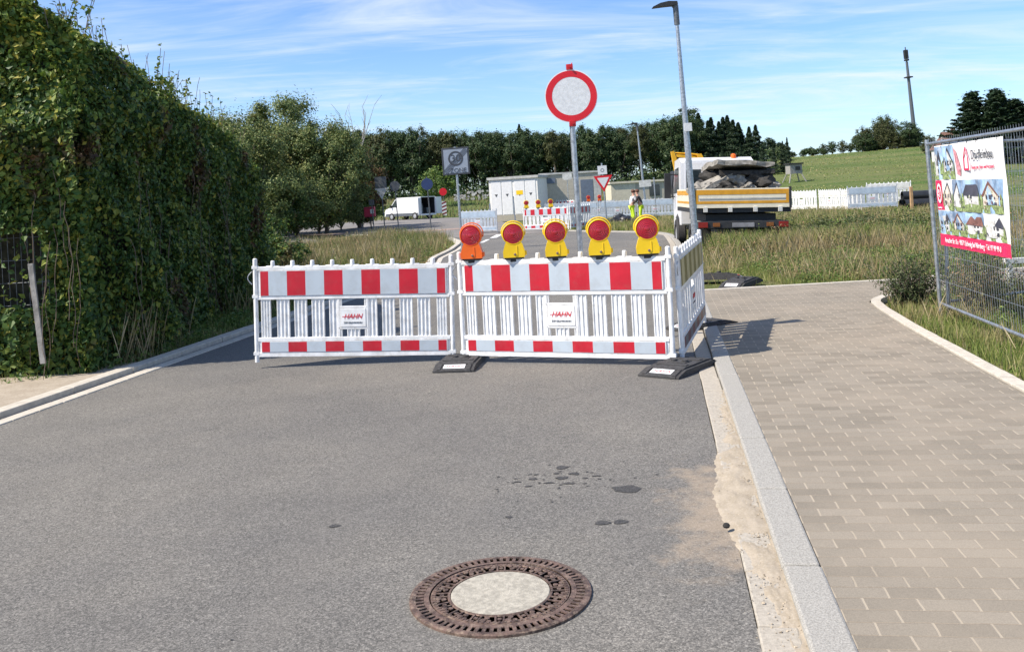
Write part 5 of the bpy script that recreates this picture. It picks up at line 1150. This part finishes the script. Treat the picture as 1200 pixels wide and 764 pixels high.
# radio mast
ms = thing('radio_mast', onz(110.7, 250), 0, 'tall thin dark radio mast above the hilltop trees', 'radio mast', tilt=(0, -3)); b = MB(); b.tube((0, 0, 0), (0, 0, 24), .62, .32, 10); b.tube((0, 0, 24), (0, 0, 28), .2, .15, 8); b.build('tower', MT['galv_dark'], ms)
for z, w_ in ((19.5, 1.2), (24.2, .7)): b = MB(); b.lathe([(.5, 0), (w_, .1), (w_, .35), (.5, .5)], 12, M=T(0, 0, z)); b.build('platform', MT['dark'], ms)
b = MB()
for k in range(5): a = k * 1.26; b.box((math.cos(a) * .42 - .18, math.sin(a) * .42 - .18, 24.8), (math.cos(a) * .42 + .18, math.sin(a) * .42 + .18, 27.2))
b.build('antenna', MT['dark'], ms)
hsd = thing('hunting_stand', onz(33.3, 108), 10, 'small wooden hunting stand on legs in the green field', 'hunting stand'); b = MB(); b.box((-.75, -.6, 1.0), (.75, .6, 2.1)); b.build('cabin', MT['wood_old'], hsd); b = MB(); b.box((-.9, -.75, 2.1), (.9, .75, 2.25)); b.build('roof', MT['dark'], hsd)
b = MB(); b.box((-.1, -.63, 1.4), (.5, -.59, 1.85)); b.build('window', MT['black'], hsd)
for sx_ in (-1, 1):
    for sy_ in (-1, 1): b = MB(); b.tube((sx_ * 1.1, sy_ * .9, -.1), (sx_ * .65, sy_ * .5, 1.05), .07, n=6); b.build('leg', MT['wood_old'], hsd)

# ------------------------------------------------------------------ vehicles
def wheel(parent, x, y, z, r, wd, dual=False):
    M = T(x, y, z) @ RY(90); b = MB(); b.lathe([(r * .6, -wd/2), (r * .93, -wd/2), (r, -wd * .35), (r, wd * .35), (r * .93, wd/2), (r * .6, wd/2)], 28, M=M, closed=True); wh = b.build('wheel', MT['tyre'], parent)
    b = MB(); b.lathe([(.001, -wd * .3), (r * .2, -wd * .42), (r * .32, -wd * .2), (r * .6, -wd * .42), (r * .6, wd * .42), (r * .32, wd * .2), (r * .2, wd * .42), (.001, wd * .3)], 24, M=M); b.build('rim', MT['hub'], wh); return wh
tk = thing('tipper_truck', (5.86, 23.6, -.30), -3.5, 'white tipper truck with orange banded tailgate loaded with rubble', 'truck')
W2 = 1.23
b = MB(); b.box((-W2, 0.05, 1.20), (W2, 3.7, 1.315)); 
b.build('load_floor', MT['dark'], tk)
tk.rotation_euler[1] = R(2.2)
for s in (-1, 1):
    b = MB(); xa, xb = sorted((s * W2, s * (W2 - .05))); b.box((xa, .06, 1.32), (xb, 3.7, 1.82)); 
    sb = b.build('side_board', MT['cream_paint'], tk, bevel=.006); b = MB(); xa, xb = sorted((s * (W2 + .001), s * (W2 + .006)))
    b.box((xa, .1, 1.66), (xb, 3.65, 1.78)); b.box((xa, .1, 1.43), (xb, 3.65, 1.49)); b.build('orange_band', MT['orange_paint'], sb)
b = MB(); b.box((-W2, 0, 1.32), (W2, .05, 1.82)); tg = b.build('tailgate', MT['cream_paint'], tk, bevel=.006)
b = MB(); b.box((-W2 + .03, -.006, 1.665), (W2 - .06, -.001, 1.79)); b.box((-W2 + .03, -.006, 1.43), (W2 - .06, -.001, 1.50)); b.box((-W2 + .03, -.006, 1.501), (-W2 + .10, -.001, 1.664)); b.box((W2 - .13, -.006, 1.501), (W2 - .06, -.001, 1.664)); b.build('orange_band', MT['orange_paint'], tg)
b = MB(); b.box((-W2 + .12, -.012, 1.545), (W2 - .15, -.001, 1.58)); b.build('rib', MT['roof_grey'], tg)
b = MB(); b.box((W2 - .05, -.015, 1.30), (W2 + .01, .06, 1.85)); b.box((-W2 - .01, -.015, 1.30), (-W2 + .03, .06, 1.85)); b.build('corner_post', MT['dark'], tk)
b = MB()
for x in (-.95, -.32, .32, .95): b.box((x - .05, -.03, 1.22), (x + .05, .03, 1.345))
b.build('hinge', MT['dull_white'], tk)
b = MB(); b.box((-.42, .15, .62), (-.30, 5.9, .95)); b.box((.30, .15, .62), (.42, 5.9, .95)); b.box((-.9, .3, .95), (.9, 3.5, 1.158)); b.box((-1.0, .12, .78), (1.0, .2, 1.0)); b.box((-.1, .02, .75), (.1, .13, .95)); b.build('chassis', MT['dark'], tk)
b = MB(); b.box((-1.15, -.03, .80), (1.15, .06, .98)); b.build('underrun_bar', MT['dark'], tk, bevel=.01)
b = MB(); b.box((-.28, -.045, .83), (.28, -.032, .94)); b.build('number_plate', mat('dusty_plate', (.22, .22, .23), .7, var=.3), tk)
for s in (-1, 1): 
    b = MB(); xa, xb = sorted((s * .90, s * 1.14)); b.box((xa + .08 * (s < 0) * 0, -.06, .82), (xb, -.031, .96), 0); b.box((s * .68 - .09, -.055, .84), (s * .68 + .09, -.031, .94), 1); b.build('tail_light', [MT['tail_red'], MT['tail_amber']], tk, bevel=.005)
    b = MB(); b.box((s * .95 - .22, .75, .35), (s * .95 + .22, .76, .95)); b.build('mudflap', MT['black'], tk)
for s in (-1, 1): wheel(tk, s * .92, 1.35, .46, .46, .5); wheel(tk, s * 1.0, 5.0, .46, .46, .28)
# cab
b = MB(); cabp = [(4.0, .75), (4.0, 2.66), (4.35, 2.78), (5.5, 2.72), (5.85, 2.0), (5.95, 1.3), (5.95, .55), (5.5, .55), (5.45, .95), (5.0, 1.08), (4.55, .95), (4.45, .75)]
b.prism(cabp, -1.08, 1.08, M=Matrix(((0, 0, 1, 0), (1, 0, 0, 0), (0, 1, 0, 0), (0, 0, 0, 1)))); cb = b.build('cab', MT['white_paint'], tk, bevel=.04)
b = MB(); b.box((-.92, 3.985, 1.75), (.92, 3.998, 2.42)); b.build('rear_window', MT['glass'], cb)
for s in (-1, 1):
    b = MB(); xa, xb = sorted((s * 1.083, s * 1.095)); b.add([(xa, 4.5, 1.75), (xa, 5.75, 1.7), (xa, 5.45, 2.45), (xa, 4.5, 2.5), (xb, 4.5, 1.75), (xb, 5.75, 1.7), (xb, 5.45, 2.45), (xb, 4.5, 2.5)], [(0, 1, 2, 3), (4, 7, 6, 5), (0, 4, 5, 1), (1, 5, 6, 2), (2, 6, 7, 3), (3, 7, 4, 0)]); b.build('side_window', MT['glass'], cb)
    b = MB(); b.box((s * 1.32 - .1, 5.45, 1.55), (s * 1.32 + .1, 5.55, 2.35)); b.tube((s * 1.05, 5.5, 2.3), (s * 1.3, 5.5, 2.3), .02, n=6); b.tube((s * 1.05, 5.5, 1.6), (s * 1.3, 5.5, 1.6), .02, n=6); b.build('mirror', MT['black'], cb, bevel=.02)
b = MB(); b.lathe([(.08, 0), (.08, .10), (.05, .14), (.001, .15)], 14, M=T(.55, 4.3, 2.74)); b.build('beacon', MT['orange'], cb)
b = MB(); b.box((-1.0, 3.75, 1.24), (1.0, 3.80, 2.72)); 
b2 = MB()
for x in (-1.0, -.5, 0, .5, .95): b2.box((x, 3.74, 1.24), (x + .05, 3.80, 2.62))
b2.box((-1.0, 3.74, 2.62), (1.0, 3.80, 2.68)); b2.build('headboard', MT['white_paint'], tk)
# load
ca, sa = math.cos(R(-3.5)), math.sin(R(-3.5))
def tl(x, y, z): return (5.86 + x * ca - y * sa, 23.6 + x * sa + y * ca, -.30 + z)
def slab(loc, size, rot, m, label, seed, name='concrete_slab', cat='slab', group='broken concrete on the truck'):
    import bmesh
    bm = bmesh.new(); bmesh.ops.create_cube(bm, size=1); bmesh.ops.subdivide_edges(bm, edges=bm.edges[:], cuts=5, use_grid_fill=True)
    for v in bm.verts:
        c = Vector((v.co.x * size[0], v.co.y * size[1], v.co.z * size[2])); e = max(abs(v.co.x), abs(v.co.y)); n1 = noise.noise_vector(c * 3 + Vector((seed, 0, 0))) * .07 + noise.noise_vector(c * 9 + Vector((0, seed, 0))) * .025
        if e < .45: n1.x *= .2; n1.y *= .2; n1.z *= .35
        v.co = c + n1 * (1 if size[2] > .25 else .9)
    me = bpy.data.meshes.new(name); bm.to_mesh(me); bm.free(); me.materials.append(MT[m]); o = bpy.data.objects.new(name, me); col.objects.link(o); o.location = loc; o.rotation_euler = [R(a) for a in rot]; return tag(o, label, cat, group)
slab(tl(.16, 1.0, 2.42), (1.55, 1.5, .13), (-4, 4, 3), 'broken_concrete', 'big flat grey concrete slab lying on top of the truck load', 1)
slab(tl(.35, 1.0, 2.24), (1.4, 1.2, .12), (2, 2, -8), 'rubble_dark', 'dark tarred slab just under the big top slab', 2)
slab(tl(-.62, .8, 2.0), (1.0, 1.0, .12), (3, -24, 10), 'broken_concrete', 'tilted concrete slab leaning at the left of the load', 3)
slab(tl(-.35, 1.6, 2.12), (.8, 1.0, .10), (3, -12, 0), 'rubble_dark', 'dark thin slab piled behind the tilted left slab', 8)
for i, (x, y, z, r, m, lb) in enumerate(((.05, .6, 2.02, .25, 'broken_concrete', 'pale rounded boulder in the middle of the truck load'), (.62, .65, 2.02, .33, 'rubble_dark', 'dark boulder right of the pale one on the load'), (-.35, .5, 1.88, .26, 'rubble_dark', 'dark lump of rubble at the left of the load'), (-.95, .55, 1.88, .2, 'broken_concrete', 'small pale lump at the left board of the load'), (.3, .4, 1.84, .15, 'broken_concrete', 'small pale chunk below the big boulders'), (.95, .5, 1.84, .15, 'broken_concrete', 'small pale chunk at the right board of the load'), (-.4, 1.3, 2.1, .3, 'rubble_dark', 'dark boulder wedged under the top slab'))):
    b = MB(); lump(b, (0, 0, 0), r, i * 5.1, sq=(1.2, 1, .8), amp=.6); o = b.build('boulder', MT[m]); o.location = tl(x, y, z); tag(o, lb, 'boulder', 'rubble pieces on the truck')
def rubble_heap():
    V = []; F = []; nx, ny = 40, 50
    for j in range(ny):
        for i in range(nx):
            u, v = i / (nx - 1), j / (ny - 1); x = -1.17 + 2.34 * u; y = .06 + 3.6 * v; e = min(u, 1 - u) * 2; z = 1.70 + .20 * min(1, e * 2) * min(1, v * 3 + .3) + .13 * noise.noise(Vector((x * 3, y * 3, 0))) + .06 * noise.noise(Vector((x * 9, y * 9, 2))); V.append(tl(x, y, z))
    for j in range(ny - 1):
        for i in range(nx - 1): a = j * nx + i; F.append((a, a + 1, a + nx + 1, a + nx))
    return tag(npmesh('rubble', V, F, mat('mixed_rubble', (.14, .125, .105), .95, var=.5, scale=9, dirt=.6, dirtc=(.35, .33, .3), bump=.8, bscale=30)), 'loose grey rubble filling the bed of the tipper truck', 'rubble', kind='stuff')
rubble_heap()

# excavator behind the truck
ex = thing('excavator', (7.6, 33.5, -.1), 0, 'yellow excavator with raised arm behind the tipper cab', 'excavator')
for s in (-1, 1): b = MB(); b.prism([(-1.3, .15), (-1.1, 0), (1.1, 0), (1.3, .15), (1.3, .45), (1.1, .6), (-1.1, .6), (-1.3, .45)][::-1], -.2, .2, M=T(0, s * .8, 0) @ RX(90)); b.build('track', MT['dark'], ex, bevel=.03)
b = MB(); b.box((-.6, -.9, .65), (1.4, .9, 1.5)); b.build('body', MT['machine_yellow'], ex, bevel=.06)
b = MB(); b.box((-.75, -.88, .75), (.1, .0, 2.2)); cbx = b.build('cab', MT['machine_yellow'], ex, bevel=.05); b = MB(); b.box((-.68, -.895, 1.25), (.02, -.881, 2.05)); b.build('window', MT['glass'], cbx)
M = RX(90)
b = MB(); b.prism([(-1.72, 2.92), (-1.70, 2.82), (-1.25, 2.74), (-.85, 2.62), (-.78, 2.72), (-1.2, 2.85)][::-1], -.07, .07, M=T(.1, -.45, 0) @ M); b.prism([(-.98, 2.86), (-.82, 2.90), (-.66, 2.55), (-.45, 1.2), (-.65, 1.1), (-.82, 2.45)][::-1], -.08, .08, M=T(.1, -.45, 0) @ M); b.build('boom', MT['machine_yellow'], ex, bevel=.02)
b = MB(); b.prism([(-1.90, 3.02), (-1.80, 3.05), (-1.71, 2.75), (-1.70, 2.30), (-1.80, 2.28), (-1.86, 2.7)], -.07, .07, M=T(.1, -.45, 0) @ M); b.build('stick', MT['machine_yellow'], ex, bevel=.02)
b = MB(); b.tube((-1.72, -.45, 2.98), (-1.2, -.45, 2.93), .025, n=8); b.tube((-1.3, -.45, 2.94), (-.75, -.45, 2.84), .04, n=8); b.build('hydraulic_ram', MT['machine_yellow'], ex)
b = MB(); b.prism([(-1.90, 2.32), (-1.60, 2.35), (-1.52, 1.9), (-1.62, 1.4), (-1.85, 1.3), (-2.0, 1.8)], -.35, .35, M=T(.1, -.45, 0) @ M); b.build('bucket', MT['dark'], ex, bevel=.03)

# white van: +X is its nose
vn = thing('white_van', (-9.45, 85.5, 0), 180 - 40, 'white delivery van with open rear doors parked on the far road', 'van')
def VP(b, poly, y0, y1, m=0): b.prism(poly, y0, y1, m, M=Matrix(((1, 0, 0, 0), (0, 0, 1, 0), (0, 1, 0, 0), (0, 0, 0, 1))))
b = MB(); side = [(-2.3, .42), (-2.3, 1.98), (-2.2, 2.06), (.75, 2.06), (1.05, 1.95), (1.85, 1.18), (2.45, 1.0), (2.6, .75), (2.6, .35), (-2.3, .35)]
VP(b, side, .90, .96); VP(b, side, -.96, -.90); b.box((-2.25, -.9, 2.0), (.9, .9, 2.06)); b.box((-2.3, -.9, .35), (2.5, .9, .5)); b.box((.55, -.9, .5), (.62, .9, 2.0))
b.add([(1.05, -.9, 1.95), (1.05, .9, 1.95), (1.85, .9, 1.18), (1.85, -.9, 1.18)], [(0, 1, 2, 3)]); b.add([(1.85, -.9, 1.18), (1.85, .9, 1.18), (2.45, .9, 1.0), (2.45, -.9, 1.0)], [(0, 1, 2, 3)]); b.add([(2.45, -.9, 1.0), (2.45, .9, 1.0), (2.6, .9, .75), (2.6, .9, .35), (2.6, -.9, .35), (2.6, -.9, .75)], [(0, 1, 2, 3, 4, 5)]); b.box((.75, -.9, 1.9), (1.06, .9, 2.05))
vb_ = b.build('body', MT['white_paint'], vn)
b = MB(); b.box((-2.2, -.898, .501), (.54, .898, .55)); b.box((-2.2, -.898, .551), (.54, -.86, 1.98)); b.box((-2.2, .86, .551), (.54, .898, 1.98)); b.box((.48, -.858, .551), (.54, .858, 1.98)); b.build('cargo_lining', MT['dark'], vn)
for i_, (x, y, z, s) in enumerate(((-1.9, -.4, .55, .5), (-1.7, .35, .55, .7), (-1.3, 0, .55, .9))): b = MB(); b.box((x, y - .25, z), (x + .4, y + .25, z + s)); tag(b.build('tool_crate', MT['galv_dark'], None, bevel=.02), ['small grey crate at the open rear of the van', 'tall grey crate at the open rear of the van', 'tallest crate deep inside the open van'][i_], 'crate').matrix_world = T(-9.45, 85.5, 0) @ RZ(140)
for s in (-1, 1):
    b = MB(); ya, yb = sorted((s * .965, s * .975)); VP(b, [(.95, 1.2), (.95, 1.85), (1.1, 1.82), (1.72, 1.2)], ya, yb); b.build('side_window', MT['glass'], vn)
    b = MB(); ya, yb = sorted((s * .963, s * .975)); VP(b, [(-2.28, .36), (-2.28, .62), (2.4, .62), (2.55, .36)], ya, yb); b.build('side_trim', MT['galv_dark'], vn)
    b = MB(); b.box((1.55, s * 1.08 - .1, 1.15), (1.65, s * 1.08 + .1, 1.4)); b.build('mirror', MT['black'], vn, bevel=.02)
    b = MB(); M = T(-2.3, s * .95, 0) @ RZ(s * 25); ya, yb = sorted((0, s * .92)); b.box((-.06, ya, .45), (0, yb, 1.98), 0, M=T(-2.3, s * .96, 0) @ RZ(28 if s > 0 else 12)); dr = b.build('rear_door', MT['white_paint'], vn, bevel=.01)
    for x in (-1.45, 1.65):
        Mw = T(x, s * .90, .34) @ RX(90); b = MB(); b.lathe([(.2, -.11), (.31, -.11), (.33, -.07), (.33, .07), (.31, .11), (.2, .11)], 24, M=Mw, closed=True); wh = b.build('wheel', MT['tyre'], vn); b = MB(); b.lathe([(.001, -.10), (.2, -.09), (.2, .09), (.001, .10)], 20, M=Mw); b.build('rim', MT['hub'], wh)
    b = MB(); b.box((2.42, s * .7 - .18, .72), (2.585, s * .7 + .18, .95)); b.build('headlight', MT['sign_white'], vn, bevel=.02)
b = MB(); b.add([(1.11, -.85, 1.90), (1.11, .85, 1.90), (1.84, .85, 1.20), (1.84, -.85, 1.20)], [(0, 1, 2, 3)])
b.v = [(x + .01, y, z + .01) for x, y, z in b.v]; b.build('windscreen', MT['glass'], vn)

# ------------------------------------------------------------------ workers
def person(loc, rz, label, top, lean, arm):
    root = thing('person', loc, rz, label, 'person')
    # joints
    J = {}; E = []
    def j(n, p, r): J[n] = (Vector(p), r)
    L = lean
    j('pelvis', (0, 0, .95), .118); j('waist', (0, L * .3, 1.12), .14); j('chest', (0, L * .7, 1.34), .165); j('neck', (0, L, 1.50), .06); j('headb', (0, L * 1.1, 1.60), .085); j('head', (0, L * 1.15, 1.70), .095)
    for s, n in ((-1, 'l'), (1, 'r')):
        j('hip' + n, (s * .09, 0, .88), .088); j('knee' + n, (s * .12, .05, .50), .065); j('ank' + n, (s * .13, 0, .09), .045); j('toe' + n, (s * .14, .18, .04), .035)
        j('sh' + n, (s * .19, L * .8, 1.42), .065); j('el' + n, (s * .27, L * .8 + arm * .6, 1.17), .045); j('wr' + n, (s * .18, L * .8 + arm * 1.7, 1.12), .032); j('hd' + n, (s * .16, L * .8 + arm * 2.0, 1.12), .035)
        E += [('pelvis', 'hip' + n), ('hip' + n, 'knee' + n), ('knee' + n, 'ank' + n), ('ank' + n, 'toe' + n), ('chest', 'sh' + n), ('sh' + n, 'el' + n), ('el' + n, 'wr' + n), ('wr' + n, 'hd' + n)]
    E += [('pelvis', 'waist'), ('waist', 'chest'), ('chest', 'neck'), ('neck', 'headb'), ('headb', 'head')]
    def skin(name, names, m, grow, parent, extra=()):
        idx = {n: i for i, n in enumerate(names)}; me = bpy.data.meshes.new(name); me.from_pydata([J[n][0] for n in names], [(idx[a], idx[c]) for a, c in list(E) + list(extra) if a in idx and c in idx], [])
        o = bpy.data.objects.new(name, me); col.objects.link(o); o.parent = parent; me.materials.append(MT[m]); sk = o.modifiers.new('skin', 'SKIN')
        sv = me.skin_vertices[0].data
        for n, i in idx.items(): r = J[n][1] * grow; sv[i].radius = (r, r); sv[i].use_root = (i == 0)
        sub = o.modifiers.new('sub', 'SUBSURF'); sub.levels = 1; sub.render_levels = 2; sk.use_smooth_shade = True; return o
    body = skin('body', list(J), 'skin', 1.0, root)
    skin('trousers', ['pelvis', 'hipl', 'kneel', 'ankl', 'hipr', 'kneer', 'ankr'], 'hivis', 1.12, root)
    skin('jacket', ['chest', 'waist', 'pelvis', 'shl', 'ell', 'wrl', 'shr', 'elr', 'wrr'], top, 1.22, root)
    b = MB(); hc = J['head'][0]; lump(b, (hc.x, hc.y - .025, hc.z + .03), .115, 2, sq=(.9, 1, .9), amp=.1); b.build('hair', MT['hair'], root)
    for s in (-1, 1): b = MB(); b.box((s * .135 - .05, -.10, 0), (s * .135 + .05, .20, .10)); b.build('boot', MT['black'], root, bevel=.03)
    b = MB()
    for s in (-1, 1): b.lathe([(.001, 0), (.012, .004), (.001, .010)], 8, M=T(hc.x + s * .035, hc.y + .085, hc.z - .01) @ RX(-90))
    b.build('eyes', MT['black'], root)
    b = MB(); b.add([(hc.x - .012, hc.y + .085, hc.z - .045), (hc.x + .012, hc.y + .085, hc.z - .045), (hc.x, hc.y + .115, hc.z - .045), (hc.x, hc.y + .085, hc.z)], [(0, 1, 2), (0, 2, 3), (1, 3, 2)]); b.build('nose', MT['skin'], root)
    return root
person((6.38, 49.2, -.18), -78, 'worker in white shirt and bright yellow green trousers leaning forward', 'shirt_white', .12, .17)
person((6.86, 49.1, -.18), 76, 'worker in dark jacket and bright yellow green trousers facing the other', 'jacket_dark', .16, .17)
